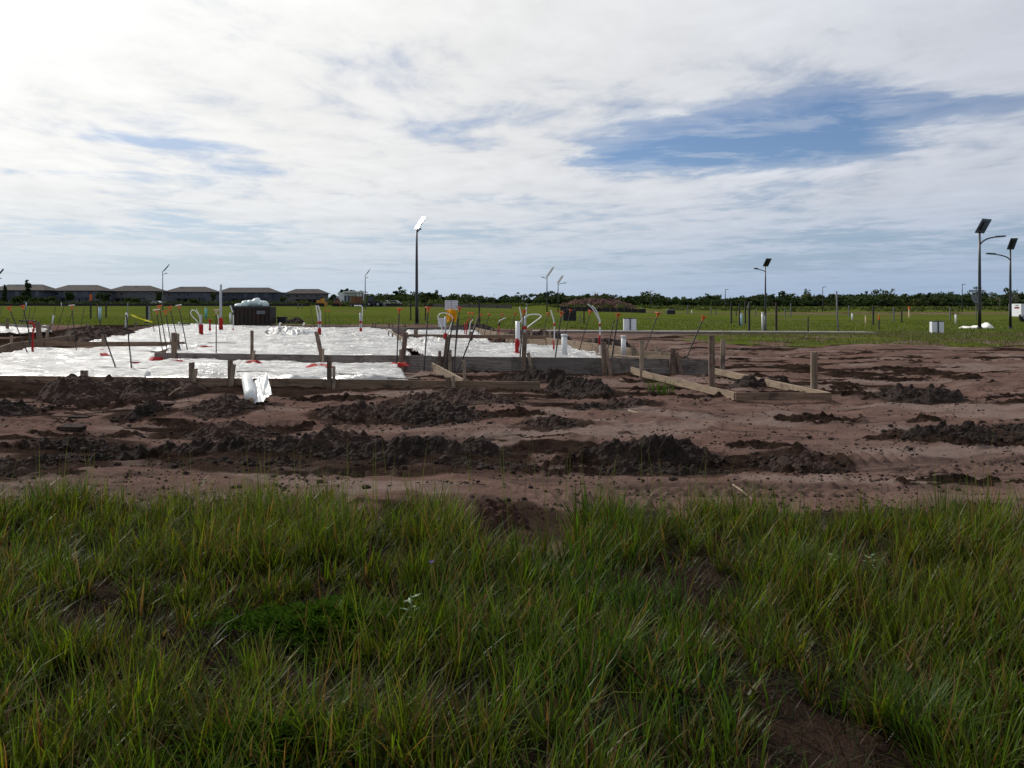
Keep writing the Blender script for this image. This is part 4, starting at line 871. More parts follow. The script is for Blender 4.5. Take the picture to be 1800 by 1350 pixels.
PO = [
 (159.5, 518, 561, 2.2, 'black_plastic', 'dark post with an orange flag at its head, left field', 'post', 'orange'), (175.5, 517, 541, 1.6, 'black_plastic', 'thin dark post above the light blue sleeve', 'post', None),
 (186.5, 534, 559, 2.0, 'black_plastic', 'dark post right of the light blue sleeve', 'post', None), (171, 534, 560, 1.2, 'brown_machine', 'thin brown post left of the light blue sleeve', 'post', None),
 (175.5, 540, 562, 5.5, 'lightblue', 'light blue sleeved post at left', 'pipe', None), (258.5, 530, 568, 3.2, 'black_plastic', 'thick dark post at the end of the yellow tape', 'post', None),
 (262, 538, 568, 1.6, 'galv', 'thin grey pole beside the thick dark post', 'post', None), (224.5, 533, 560, 1.2, 'galv', 'thin grey pole where the yellow tape starts', 'post', None),
 (362, 541.5, 560, 4.2, 'teal', 'teal pipe in the grass right of the white loop', 'pipe', 'lightblue'), (405, 550, 569, 3.5, 'pvc', 'pale pipe at the left side of the skip', 'pipe', None),
 (46, 531, 545, 1.8, 'lightblue', 'far pale blue pipe by the pine at left', 'pipe', None), (108, 532, 540, 1.4, 'pvc', 'far white stub before the second house', 'pipe', None),
 (524, 533, 543, 1.5, 'grey_post', 'far grey post left of the bulldozer', 'post', None), (531, 535, 543, 1.3, 'grey_post', 'far short post left of the bulldozer', 'post', None), (484, 541, 570, 1.4, 'yellow', 'thin yellow post against the right side of the skip', 'post', 'orange'),
 (722, 530, 563, 2.0, 'black_plastic', 'dark post left of the tall central lamp', 'post', None), (748, 526, 564, 2.0, 'rust_metal', 'dark rusty post right of the tall central lamp', 'post', None), (735.5, 545, 568, 2.0, 'grey_post', 'grey stub against the tall central lamp', 'pipe', None),
 (842.5, 526, 576, 2.6, 'black_plastic', 'tall dark post above the leaning bare rod', 'post', None), (1026.5, 545, 569, 2.2, 'black_plastic', 'dark post right of the black crate', 'post', None), (1019.5, 552, 569, 1.6, 'grey_post', 'grey post just right of the black crate', 'post', None),
 (1285.5, 532, 569, 2.4, 'black_plastic', 'dark post, left of the cluster in the right field', 'post', None), (1300, 532, 573, 2.2, 'black_plastic', 'dark post touching the bluish pipe', 'post', None), (1303, 551, 572, 4.0, 'lightblue', 'bluish white pipe among the dark posts', 'pipe', 'pvc'),
 (1310, 530, 570, 2.2, 'black_plastic', 'dark post right of the bluish pipe', 'post', None), (1317, 533, 585, 3.0, 'black_plastic', 'nearest dark post of the right cluster, at the walk', 'post', None), (1340, 549.5, 585, 3.2, 'pvc', 'white pipe at the foot of the short lamp', 'pipe', None),
 (1345, 552, 585, 4.2, 'grey_post', 'grey sleeve beside the white pipe under the short lamp', 'pipe', None), (1364.5, 532, 585, 3.2, 'rust_metal', 'dark brown post at the walk right of the short lamp', 'post', None), (1420.5, 556, 586.5, 1.6, 'black_plastic', 'short thin stake at the walk before the tall leaning pole', 'post', None),
 (1390, 532, 557.5, 1.6, 'grey_post', 'far grey post right of the short lamp', 'post', None), (1380, 541, 558, 1.2, 'grey_post', 'far short grey post right of the short lamp', 'post', None), (1294, 545, 556, 1.4, 'black_plastic', 'far dark stake behind the cluster', 'post', None),
 (1498, 551, 564, 2.8, 'pvc', 'white stub pipe far out in the right grass', 'pipe', None), (1492, 537, 558, 1.4, 'grey_post', 'far thin post left of the white stub pipe', 'post', None), (1521.5, 555, 573, 2.0, 'cap_wood', 'cream marker stub in the right grass', 'pipe', None),
 (1535, 537, 572, 2.2, 'black_plastic', 'dark post right of the cream marker', 'post', None), (1571, 540, 566, 1.8, 'grey_post', 'grey post left of the orange tipped lath', 'post', None), (1585, 546, 567, 2.0, 'black_plastic', 'short dark post left of the orange tipped lath', 'post', None),
 (1545, 555, 580, 1.8, 'black_plastic', 'thin dark stake near the walk with orange top', 'post', 'orange'), (1598, 539, 558, 1.8, 'cap_wood', 'pale lath with orange tip in the far right grass', 'post', 'orange'), (1680, 552.5, 570, 3.2, 'pvc', 'white pipe left of the white tarp', 'pipe', None),
 (1670, 539, 562, 1.6, 'grey_post', 'far grey post behind the white pipe', 'post', None), (1209, 536, 552, 1.6, 'grey_post', 'far grey post in the middle of the right field', 'post', None), (1216, 545, 551.5, 1.6, 'pvc', 'tiny white stub in the middle of the right field', 'pipe', None),
 (1250, 540, 553, 1.5, 'grey_post', 'far dark stake, left of two in the right field', 'post', None), (1258, 545, 554, 1.6, 'grey_post', 'far short stake, right of two in the right field', 'post', None), (1328, 543, 556, 1.6, 'grey_post', 'far stake behind the nearest dark post', 'post', None),
 (1065, 541, 548, 1.6, 'pvc', 'tiny white stake before the spoil mound', 'post', None), (1128, 541.5, 548, 1.4, 'pvc', 'tiny white stake right of the spoil mound', 'post', None), (926, 533, 548, 1.3, 'pvc_grey', 'far pale post left of the spoil mound', 'post', None)]
for (px, pt, pb, w, m, lb, kd, tp) in PO: post(px, pt, pb, w, m, lb, 0, kd, tp)
def bent_pole():
    b0 = gp(1474, 585.5); Y = b0.y; t = thing('leaning_pole', 'tall slim pole with a kinked foot at the right walk', 'post', b0, 'posts in the field')
    pts = [pw(1474.5, 586, Y), pw(1473, 575, Y), pw(1472, 562, Y), pw(1470.5, 512, Y)]
    MB().tube(pts, .045, 8).build('shaft', 'grey_post', t, True); MB().tube([b0-Vector((0, 0, .05)), b0+Vector((0, 0, .08))], .1, 8).build('foot', 'concrete', t)
bent_pole()
def ctape():
    b0 = gp(228, 553); c = gp(268, 567); a = b0+Vector((0, 0, .5)); Y0, Y1 = 50, 49
    p0 = pw(230, 553, Y0); p1 = pw(268.5, 566, Y1); m = MB(); n = 12; vs = []
    for i in range(n+1):
        p = p0.lerp(p1, i/n)-Vector((0, 0, .05*math.sin(math.pi*i/n))); tw = math.sin(i*.9)*.03; vs += [p+Vector((0, tw, .04)), p-Vector((0, tw, .04))]
    m.add(vs, [(2*i, 2*i+1, 2*i+3, 2*i+2) for i in range(n)]); o = m.build('caution_tape', 'yellow_tape'); tag(o, 'yellow caution tape sagging between a thin pole and the dark post', 'tape')
ctape()
# ---------------------------------------------------------------- solar street lamps
def lamp(px, pb, ppan, label, arm=1, armlen=1.6, parm=None, wpx=5, pw_=.85, nrm=None, Y=None, panel=True, col='black_metal', armup=.45, plen=1.05):
    b0 = gp(px, pb) if Y is None else Vector(((px-900)*Y/F, Y, float(zg((px-900)*Y/F, Y))))
    Y = b0.y; zt_ = H-(ppan-HY)*Y/F; r = wpx*.5*Y/F
    t = thing('street_lamp', label, 'street lamp', b0, 'solar street lamps'); top = Vector((b0.x, b0.y, zt_))
    MB().tube([b0-Vector((0, 0, .1)), b0+Vector((0, 0, 1.2)), b0+Vector((0, 0, (zt_-b0.z)*.6)), top], [r*1.05, r, r*.85, r*.62], 12).build('pole', col, t, True)
    MB().tube([b0, b0+Vector((0, 0, .12))], [r*1.9, r*1.6], 12).build('base', col, t)
    if parm is not None:
        za = H-(parm-HY)*Y/F; s = arm*armlen
        pts = bez([Vector((b0.x, Y, za-armup)), Vector((b0.x+s*.18, Y, za-armup*.45)), Vector((b0.x+s*.5, Y, za-.03)), Vector((b0.x+s, Y, za+.05))], 5)
        am = MB().tube(pts, [r*.45]*(len(pts)-4)+[r*.4]*4, 8).build('arm', col, t, True)
        e = pts[-1]; MB().bar(e-Vector((s*.28, 0, .01)), e+Vector((s*.12, 0, .02)), .22, .09).build('luminaire', col, am)
        MB().bar(e-Vector((s*.26, 0, .06)), e+Vector((s*.05, 0, .045-.08)), .16, .02).build('lens', 'lens', am)
    if panel:
        nn = Vector(nrm or (-.52, -.62, .58)).normalized(); ux = Vector((0, 0, 1)).cross(nn).normalized(); uy = nn.cross(ux)
        M = Matrix((ux, uy, nn)).transposed(); c = top+uy*(plen*.5)*.85-nn*.02+Vector((0, 0, .05))
        pn = MB().box(c, (pw_, plen, .05), M=M).build('solar_panel', 'panel_frame', t)
        MB().box(c+nn*.028, (pw_*.94, plen*.96, .012), M=M).build('cells', 'panel_glass', pn)
        MB().box(c-nn*.06, (pw_*.4, plen*.6, .08), M=M).build('battery_box', col, pn)
    return t
tocam = lambda px, py, Y: (Vector((0, 0, H))-pw(px, py, Y)).normalized()
half = (tocam(742, 385, 55)+SUN).normalized()
lamp(732.5, 570.5, 402, 'tall central black lamp whose panel flashes white in the sun', arm=1, armlen=.25, parm=404, wpx=5.5, nrm=half, pw_=.36, plen=1.0, armup=.25)
lamp(1722, 578, 409, 'big black solar lamp at right with its arm to the right', arm=1, armlen=1.45, parm=417, wpx=5.6, armup=.5, nrm=(-.42, .75, .52), pw_=.95, plen=1.0)
lamp(1776, 578, 438, 'black solar lamp at the right edge with its arm to the left', arm=-1, armlen=1.35, parm=447.5, wpx=4.6, armup=.35, nrm=(-.05, .85, .52), pw_=.46, plen=.8)
lamp(1345.5, 572, 468, 'mid-distance solar lamp above the cluster of posts', arm=-1, armlen=.75, parm=473.5, wpx=3.2, armup=.2, nrm=(-.45, .72, .53), pw_=.55, plen=.66)
lamp(961.5, 549, 486, 'slim far lamp at centre, taller of two', arm=-1, armlen=.6, parm=488, wpx=2.2, Y=105, nrm=(-.8, -.25, .6), pw_=.7, plen=1.5, armup=.2)
lamp(981, 549, 497, 'slim far lamp at centre, shorter of two', arm=1, armlen=1.0, parm=498, wpx=2.0, Y=115, nrm=(-.8, -.3, .6), pw_=.7, plen=1.2, armup=.2)
lamp(286, 545, 478, 'slim grey far lamp between the third and fourth houses', arm=1, armlen=.6, parm=481, wpx=1.8, Y=130, col='grey_post', nrm=(-.75, -.25, .65), pw_=.6, plen=1.6, armup=.2)
lamp(642, 543, 484, 'slim grey far lamp beside the white building', arm=1, armlen=.4, parm=488, wpx=1.8, Y=140, col='grey_post', nrm=(-.75, -.2, .6), pw_=.6, plen=1.4, armup=.2)
lamp(-3.5, 545, 484, 'far lamp cut by the left edge', arm=1, armlen=.4, parm=490, wpx=1.8, Y=120, col='grey_post', nrm=(-.75, -.2, .6), pw_=.6, plen=1.2, armup=.2)
for (px, pt, Y, lb, s) in [(1446, 503.5, 170, 'distant thin lamp before the right woods', 1), (1275, 508, 190, 'distant thin lamp left of the short solar lamp', 1), (1144, 510.5, 200, 'distant thin lamp right of the spoil mound', 1), (1691.5, 499, 170, 'distant thin lamp left of the street name sign', 1), (1315.5, 531, 190, 'distant low pole beside the dark posts', 1), (821, 517, 300, 'very distant lamp, left of the three over the middle woods', 0), (868, 517, 300, 'very distant lamp, middle of the three over the woods', 0), (921, 516, 300, 'very distant lamp, right of the three over the woods', 0)]:
    lamp(px, 545, pt, lb, arm=1, armlen=.6, parm=pt+1, wpx=1.7 if s else .9, Y=Y, panel=False, armup=.1)
# ---------------------------------------------------------------- street sign, tarp, truck
def street_sign():
    b0 = gp(1716, 562); Y = b0.y; t = thing('street_sign', 'road junction sign post with two name blades and the back of a stop sign', 'street sign', b0)
    MB().tube([b0, pw(1716, 503, Y)], .045, 8).build('pole', 'grey_post', t)
    MB().box(pw(1716.5, 511.5, Y-.02), (27*Y/F, .03, 4.2*Y/F)).build('name_blade', 'galv', t); MB().box(pw(1718, 506.2, Y+.05), (18*Y/F, .03, 3.4*Y/F), .25).build('name_blade', 'galv', t)
    c = pw(1714.5, 525, Y+.06); r = 8.5*Y/F; poly = [c+Vector((math.cos(R(22.5+45*k))*r*.8, math.sin(R(22.5+45*k))*r*.45, math.sin(R(22.5+45*k))*r)) for k in range(8)]
    MB().prism(poly, (0, .02, 0)).build('stop_plate', 'grey_post', t)
street_sign()
def tarp():
    Y = gp(1725, 577).y; x0, x1 = (1697-900)*Y/F, (1751-900)*Y/F; nx, ny = 60, 24; U, Vv = np.meshgrid(np.linspace(0, 1, nx), np.linspace(-1, 1, ny))
    h = .08+.30*np.exp(-((U-.85)/.16)**2)+.12*np.exp(-((U-.5)/.12)**2)+.08*np.exp(-((U-.2)/.15)**2); X = x0+U*(x1-x0); Yy = Y+.6+Vv*.6
    e = np.clip(1-Vv**2, 0, 1)**.5*np.clip(1-(2*U-1)**8, 0, 1); Z = zg(X, Yy)-.03+h*e*(.7+.7*fbm(X*3, Yy*3, 97))
    i = np.arange(ny-1)[:, None]*nx+np.arange(nx-1)[None, :]; Q = np.stack([i, i+1, i+nx+1, i+nx], -1).reshape(-1, 4); b0 = (float(X.mean()), float(Yy.mean()), 0)
    o = npmesh('white_tarp', np.stack([X-b0[0], Yy-b0[1], Z], -1).reshape(-1, 3), Q, 'white_lid', loc=b0); tag(o, 'crumpled white tarp on the grass by the right lamp', 'tarp')
tarp()
def wheel(t, c, r, w, ax=(0, 1, 0)):
    ax = Vector(ax); wh = MB().tube([c-ax*w/2, c+ax*w/2], r, 16).build('wheel', 'rubber', t); MB().tube([c-ax*(w/2+.02), c+ax*(w/2+.02)], r*.5, 12).build('rim', 'galv', wh)
def truck():
    Y = gp(1795, 565).y; s = Y/F; b0 = pw(1812, 565, Y); b0.z = float(zg(b0.x, Y)); t = thing('utility_truck', 'white and red work truck cut by the right edge', 'truck', b0)
    MB().box(pw(1788, 545, Y), (8*s, 1.9, 22*s)).build('rear_panel', 'white_paint', t); MB().box(pw(1787.5, 541, Y-.97), (8.2*s, .03, 3*s)).build('stripe', 'red_paint', t)
    MB().box(pw(1787.5, 537, Y-.97), (6*s, .03, 2.5*s)).build('tail_light', 'white_lid', t)
    MB().box(pw(1822, 553, Y), (64*s, 1.8, 6*s)).build('bed', 'black_metal', t); MB().box(pw(1815, 543, Y), (40*s, 1.7, 12*s)).build('tool_body', 'black_metal', t)
    MB().box(pw(1858, 543, Y), (26*s, 1.8, 26*s)).build('cab', 'white_paint', t); MB().box(pw(1862, 536, Y-.92), (14*s, .03, 8*s)).build('window', 'glass_dark', t)
    for px in (1800, 1850):
        for dy in (-.8, .8): c = pw(px, 559, Y+dy); c.z = b0.z+.42; wheel(t, c, .42, .28)
truck()
# ---------------------------------------------------------------- far machines and cars
def dozer(px0, px1, pt, pb, label, Y=185, m='yellow_machine'):
    s = Y/F; zb = float(zg((px0-900)*s, Y)); x0, x1 = (px0-900)*s, (px1-900)*s; w = x1-x0; h = H-(pt-HY)*s-zb; c = Vector(((x0+x1)/2, Y, zb)); t = thing('bulldozer', label, 'bulldozer', c, 'earthmoving machines')
    for k in (-1, 1):
        pts = [c+Vector((x*w*.5, k*.8-.25, z*h*.3)) for x, z in ((-1, .35), (-.8, 0), (.8, 0), (1, .35), (.75, .95), (-.75, .95))]; MB().prism(pts, (0, .5, 0)).build('track', 'rubber', t)
    MB().box(c+Vector((0, 0, h*.40)), (w*.85, 1.2, h*.28)).build('body', m, t); MB().box(c+Vector((w*.22, 0, h*.6)), (w*.45, 1.0, h*.2)).build('engine_hood', m, t)
    for x in (-.38, .06):
        for y in (-.5, .5): MB().box(c+Vector((x*w, y, h*.72)), (.1, .1, h*.45)).build('cab_pillar', 'black_metal', t)
    MB().box(c+Vector((-.16*w, 0, h*.65)), (w*.4, .9, h*.32)).build('cab_window', 'glass_dark', t); MB().box(c+Vector((-.16*w, 0, h*.97)), (w*.62, 1.3, h*.06)).build('cab_roof', 'black_metal', t)
    MB().box(c+Vector((w*.62, 0, h*.2)), (.12, 2.4, h*.34)).build('blade', m, t); MB().bar(c+Vector((.2*w, .6, h*.2)), c+Vector((w*.6, .6, h*.2)), .12, .14).build('push_arm', m, t)
    MB().tube([c+Vector((w*.25, 0, h*.7)), c+Vector((w*.25, 0, h*.95))], .06, 6).build('exhaust', 'black_metal', t)
dozer(556, 571, 518.5, 541, 'orange yellow bulldozer above the twin curved conduits')
dozer(585, 598, 520, 539, 'small dark and tan digger before the white building', 190, 'brown_machine')
def hauler():
    Y = 180; s = Y/F; zb = float(zg((626-900)*s, Y)); c = Vector(((627-900)*s, Y, zb)); t = thing('dump_truck', 'brown dump truck on a low dark trailer by the grey lamp', 'truck', c, 'earthmoving machines')
    MB().box(c+Vector((.1, 0, .55)), (3.3, 2.2, .3)).build('trailer_deck', 'black_metal', t)
    MB().prism([c+Vector((x, -1, z)) for x, z in ((-1.1, .75), (1.0, .75), (1.25, 2.1), (-1.2, 2.1))], (0, 2, 0)).build('tipper_body', 'brown_machine', t)
    for x in (-.8, -.3, .2, .7): MB().box(c+Vector((x, -1.03, 1.4)), (.09, .06, 1.2)).build('rib', 'brown_machine', t)
    MB().box(c+Vector((0, 0, 2.14)), (2.4, 2.05, .07)).build('rim', 'brown_machine', t)
    for x in (-1.0, -.3, .9): q = c+Vector((x, -.95, .3)); wheel(t, q, .3, .25)
hauler()
def loader():
    Y = 182; s = Y/F; c = Vector(((657-900)*s, Y, float(zg((657-900)*s, Y)))); t = thing('wheel_loader', 'dark wheeled loader right of the grey lamp', 'loader', c, 'earthmoving machines')
    MB().box(c+Vector((.2, 0, .9)), (2.6, 1.6, .7)).build('body', 'black_metal', t); MB().box(c+Vector((-.6, 0, 1.55)), (1.0, 1.2, 1.1)).build('cab', 'glass_dark', t); MB().box(c+Vector((-.6, 0, 2.13)), (1.2, 1.4, .08)).build('cab_roof', 'black_metal', t)
    MB().bar(c+Vector((1.2, 0, 1.1)), c+Vector((2.2, 0, .4)), .25, .25).build('boom', 'black_metal', t); MB().prism([c+Vector((x, -.9, z)) for x, z in ((2.0, .1), (2.8, .05), (2.1, .9))], (0, 1.8, 0)).build('bucket', 'grey_post', t)
    for x in (-.9, 1.0):
        for y in (-.8, .8): wheel(t, c+Vector((x, y, .55)), .55, .35)
loader()
def car(px, Y, label, m, rz=0, w=1.75, L=4.4):
    s = Y/F; c = Vector(((px-900)*s, Y, float(zg((px-900)*s, Y)))); t = thing('parked_car', label, 'car', c, 'parked cars')
    side = [(-.5, .35), (-.49, .75), (-.3, .92), (-.17, 1.38), (.2, 1.42), (.36, .98), (.49, .85), (.5, .4)]
    MB().prism([c+Vector((x*L, -w/2, z)) for x, z in side[::-1]], (0, w, 0)).build('body', m, t)
    for y in (-w/2-.01, w/2+.01): MB().prism([c+Vector((x*L, y, z)) for x, z in ((-.25, .96), (.31, .98), (.19, 1.33), (-.15, 1.3))], (0, .01 if y > 0 else -.01, 0)).build('window', 'glass_dark', t)
    for x in (-.3, .3):
        for y in (-.75, .75): wheel(t, c+Vector((x*L, y, .33)), .33, .2)
    MB().box(c+Vector((-.502*L, -.55, .72)), (.04, .3, .12)).build('headlight', 'lens', t); MB().box(c+Vector((-.502*L, .55, .72)), (.04, .3, .12)).build('headlight', 'lens', t)
car(674, 230, 'silver grey car, left of two parked far off', 'silver_paint'); car(691, 225, 'darker grey car, right of two parked far off', 'pvc_grey')
car(22, 290, 'dark green car half hidden by the pine at the left houses', 'teal'); car(68, 300, 'pale car parked between the first two houses', 'white_paint'); car(275, 300, 'pale car parked between the third and fourth houses', 'white_paint')
# ---------------------------------------------------------------- silt fences
def silt(p, label, h=.55):
    m = MB(); pts = []
    for px, Y in p: x = (px-900)*Y/F; pts.append(Vector((x, Y, float(zg(x, Y)))))
    n = 24; q = []
    for i in range(len(pts)-1):
        for k in range(n): q.append(pts[i].lerp(pts[i+1], k/n))
    q.append(pts[-1])
    for v in q: v.z = float(zg(v.x, v.y))
    t = thing('silt_fence', label, 'silt fence', q[0], 'black silt fences')
    vs = []
    for i, v in enumerate(q): hh = h*(.85+.3*random.random()); vs += [v+Vector((0, 0, -.05)), v+Vector((0, 0, hh)), v+Vector((0, .03, hh)), v+Vector((0, .03, -.05))]
    fs = []
    for i in range(len(q)-1):
        for k in range(3): fs.append((4*i+k, 4*i+4+k, 4*i+5+k, 4*i+1+k))
    m.add(vs, fs).build('fabric', 'silt_fence', t)
    for i in range(0, len(q), 4): MB().box(q[i]+Vector((0, -.05, h*.55)), (.06, .06, h*1.3)).build('post', 'stake_wood', t)
silt([(-80, 205), (300, 200), (545, 195)], 'long black silt fence before the houses at left')
silt([(600, 190), (760, 175), (900, 150)], 'black silt fence in the middle behind the lamp', .6)
silt([(985, 128), (1060, 126), (1135, 124)], 'black silt fence at the foot of the spoil mound', .6)
# ---------------------------------------------------------------- houses
def house(px0, px1, Y, label, wall, ridge=.55, hh=8.1, extra=None, seed=0):
    s = Y/F; x0, x1 = (px0-900)*s, (px1-900)*s; w = x1-x0; c = Vector(((x0+x1)/2, Y, float(zg((x0+x1)/2, Y)))); t = thing('house', label, 'house', c, 'two-storey houses in a row')
    dp = 12; ev = hh-2.35; ww = w*.9
    MB().box(c+Vector((0, dp/2, ev/2)), (ww, dp, ev)).build('wall', wall, t)
    z = c.z+ev; o = .55; rx = w/2; ry = dp/2+o; rd = rx*ridge; yc = c.y+dp/2
    vs = [(c.x-rx, yc-ry, z), (c.x+rx, yc-ry, z), (c.x+rx, yc+ry, z), (c.x-rx, yc+ry, z), (c.x-rd, yc, c.z+hh), (c.x+rd, yc, c.z+hh), (c.x-rx, yc-ry, z-.22), (c.x+rx, yc-ry, z-.22), (c.x+rx, yc+ry, z-.22), (c.x-rx, yc+ry, z-.22)]
    rf = MB().add(vs, [(0, 1, 5, 4), (1, 2, 5), (2, 3, 4, 5), (3, 0, 4), (6, 7, 1, 0), (7, 8, 2, 1), (8, 9, 3, 2), (9, 6, 0, 3), (9, 8, 7, 6)]).build('roof', 'roof', t)
    rr = random.Random(seed)
    for k in range(2): MB().tube([Vector((c.x+rr.uniform(-.3, .3)*w, yc-1.5, c.z+hh-.9)), Vector((c.x+rr.uniform(-.3, .3)*w, yc-1.5, c.z+hh-.2))], .08, 6).build('vent', 'trim', rf)
    def win(x, zc_, a, h_):
        p = c+Vector((x, -.03, zc_)); f = MB().box(p, (a+.22, .08, h_+.22)).build('window', 'trim', t); MB().box(p+Vector((0, -.045, 0)), (a, .03, h_)).build('pane', 'glass_dark', f); MB().box(p+Vector((0, -.065, 0)), (.06, .02, h_)).build('mullion', 'trim', f)
    for k in range(5):
        x = ww*(-.40+.2*k)+rr.uniform(-.4, .4); win(x, ev-1.25, rr.choice((.9, 1.2, 1.7)), 1.25)
    # screened porch along the ground floor
    pw2 = ww*.62; px_ = ww*rr.uniform(-.1, .1)
    MB().box(c+Vector((px_, -1.2, 2.75)), (pw2, 2.6, .22)).build('porch_roof', 'roof', t); MB().box(c+Vector((px_, -.05, 1.35)), (pw2*.97, .06, 2.6)).build('porch_opening', 'glass_dark', t)
    for k in range(5): MB().box(c+Vector((px_-pw2*.48+pw2*.96*k/4, -2.35, 1.32)), (.28, .28, 2.64)).build('column', wall, t)
    for k in range(3): p = c+Vector((px_-pw2*.33+pw2*.33*k, -.1, 1.15)); f = MB().box(p, (1.9, .05, 2.2)).build('sliding_door', 'trim', t); MB().box(p+Vector((0, -.035, 0)), (1.65, .03, 2.0)).build('pane', 'glass_dark', f)
    for sd in (-1, 1): win(sd*ww*.44, 1.5, .9, 1.3)
    if extra:
        e0, e1, top_, mm = extra; a0, a1 = (e0-900)*s, (e1-900)*s; zz = H-(top_-HY)*s
        MB().box(Vector(((a0+a1)/2, Y+4, (c.z+zz)/2)), (a1-a0, 7, zz-c.z)).build('annex', mm, t); MB().box(Vector(((a0+a1)/2, Y+4, zz+.05)), (a1-a0+.4, 7.4, .25)).build('annex_roof', 'roof', t)
house(-22, 80, 330, 'first dark roofed house at the left edge behind the pine', 'stucco_dark', .6, seed=1); house(85, 180, 338, 'second house from the left with grey blue walls', 'stucco_blue', .55, seed=2); house(184, 276, 350, 'third house from the left with beige grey walls', 'stucco_grey', .5, seed=3)
house(287, 373, 372, 'fourth house from the left behind the pin group', 'stucco_blue', .52, seed=4); house(378, 484, 392, 'fifth and widest house with a flat annex, behind the skip', 'stucco_dark', .66, extra=(478, 495, 514.5, 'stucco_dark'), seed=5); house(498, 572, 430, 'sixth house, left of the white building', 'stucco_grey', .55, seed=6)
def clubhouse():
    Y = 330; s = Y/F; c = Vector(((617-900)*s, Y, float(zg((617-900)*s, Y)))); t = thing('modern_building', 'white flat roofed modern building behind the machines', 'building', c); w = 44*s; h = 4.9
    MB().box(c+Vector((-.1*w, 4, h/2)), (w*.8, 8, h)).build('wall', 'stucco_white', t); MB().box(c+Vector((.12*w, 3, h+.2)), (w*.82, 9.5, .45)).build('roof', 'stucco_white', t); MB().box(c+Vector((-.36*w, 5, h*.42)), (w*.3, 7, h*.84+.8)).build('wing', 'stucco_white', t)
    for k in range(4): p = c+Vector((-.22*w+k*.13*w, -.05, 2.2)); f = MB().box(p, (.95, .1, 3.0)).build('window', 'trim', t); MB().box(p+Vector((0, -.06, 0)), (.8, .04, 2.8)).build('pane', 'glass_dark', f)
    for k in range(3): MB().box(c+Vector((.30*w+k*.11*w, -1.3, h/2)), (.3, .3, h)).build('column', 'stucco_white', t)
clubhouse()
# ---------------------------------------------------------------- trees
def crown_arrays(blobs, n, leaf, cols, rg):
    # blobs: (x, y, z, rx, rz); returns vertices, quads, colours
    bl = np.array(blobs); wgt = (bl[:, 3]**2*bl[:, 4]); idx = rg.choice(len(bl), n, p=wgt/wgt.sum())
    d = rg.normal(size=(n, 3)); d /= np.linalg.norm(d, axis=1)[:, None]; r = rg.random(n)**.45
    c = bl[idx, :3]+d*r[:, None]*np.stack([bl[idx, 3], bl[idx, 3], bl[idx, 4]], -1)
    a = rg.normal(size=(n, 3)); a /= np.linalg.norm(a, axis=1)[:, None]; bb = np.cross(a, rg.normal(size=(n, 3))); bb /= np.linalg.norm(bb, axis=1)[:, None]
    s = leaf*(.6+.8*rg.random(n))[:, None]; V = np.stack([c-a*s-bb*s*.5, c+a*s*.4-bb*s*.7, c+a*s+bb*s*.5, c-a*s*.4+bb*s*.7], 1)
    Q = np.arange(4*n).reshape(n, 4); cc = np.array(cols); k = rg.random(n)[:, None]; col = cc[0]*(1-k)+cc[1]*k; bv = (.75+.5*rg.random(len(bl)))[idx][:, None]
    return V.reshape(-1, 3), Q, np.repeat(col*bv, 4, 0)
GRN = [(.018, .034, .012), (.05, .072, .024)]; PINE = [(.014, .028, .014), (.034, .050, .024)]; OLIVE = [(.035, .045, .016), (.07, .075, .03)]
def tree(px, ptop, Y, wpx, kind, label, name='tree', cols=GRN, zb=None, bare=False, group='separate trees and shrubs'):
    rg = np.random.default_rng(int(px*7+ptop)); s = Y/F; x = (px-900)*s; b0 = Vector((x, Y, float(zg(x, Y)))); h = H-(ptop-HY)*s-b0.z; w = wpx*s
    t = thing(name, label, 'shrub' if kind == 'bush' else 'tree', b0, group)
    m = MB(); tr = max(.06, h*.018); top = b0+Vector((rg.normal()*w*.05, 0, h*.9)); pts = [b0-Vector((0, 0, .1)), b0.lerp(top, .3)+Vector((rg.normal()*.1, 0, 0)), b0.lerp(top, .65), top]
    m.tube(bez(pts, 3), [tr*(1-.8*i/9) for i in range(10)], 7)
    tips = []; nl = 14 if bare else 8
    for k in range(nl):
        f = rg.uniform(.35, .9); p = b0.lerp(top, f); an = rg.uniform(0, 6.28); L = w*.5*rg.uniform(.5, 1)*(1.2-f if kind == 'pine' else 1); q = p+Vector((math.cos(an)*L, math.sin(an)*L, L*rg.uniform(.2, .8)))
        m.tube([p, p.lerp(q, .5)+Vector((0, 0, L*.12)), q], [tr*.45, tr*.3, tr*.12], 5); tips.append(q)
        if bare:
            for j in range(3): q2 = q+Vector((rg.normal(), rg.normal(), abs(rg.normal())))*w*.14; m.tube([p.lerp(q, .6), q2], [tr*.22, tr*.06], 4)
    m.build('trunk', 'bark_pale' if bare else 'bark', t, True)
    if bare: return t
    B = [(tp.x-b0.x, tp.y-b0.y, tp.z-b0.z, w*.2*rg.uniform(.7, 1.3), h*.09*rg.uniform(.7, 1.3)) for tp in tips]
    if kind == 'pine': B += [(rg.normal()*w*.06, rg.normal()*w*.06, h*f, w*.5*(1.08-f)*rg.uniform(.7, 1.2)+w*.05, h*.07) for f in np.linspace(.25, .97, 10)]
    elif kind == 'umbrella': B = [(rg.normal()*w*.2, rg.normal()*w*.2, h*rg.uniform(.74, .96), w*.22, h*.09) for _ in range(9)]
    elif kind == 'bush': B = [(rg.normal()*w*.2, rg.normal()*w*.2, h*rg.uniform(.15, .8), w*.25, h*.2) for _ in range(9)]
    else: B += [(rg.normal()*w*.18, rg.normal()*w*.18, h*rg.uniform(.45, .9), w*.22, h*.12) for _ in range(9)]
    V, Q, col = crown_arrays(B, 1300, max(.12, w*.085), cols, rg)
    npmesh('crown', V, Q, 'leaf', parent=t, smooth=False, attr=col)
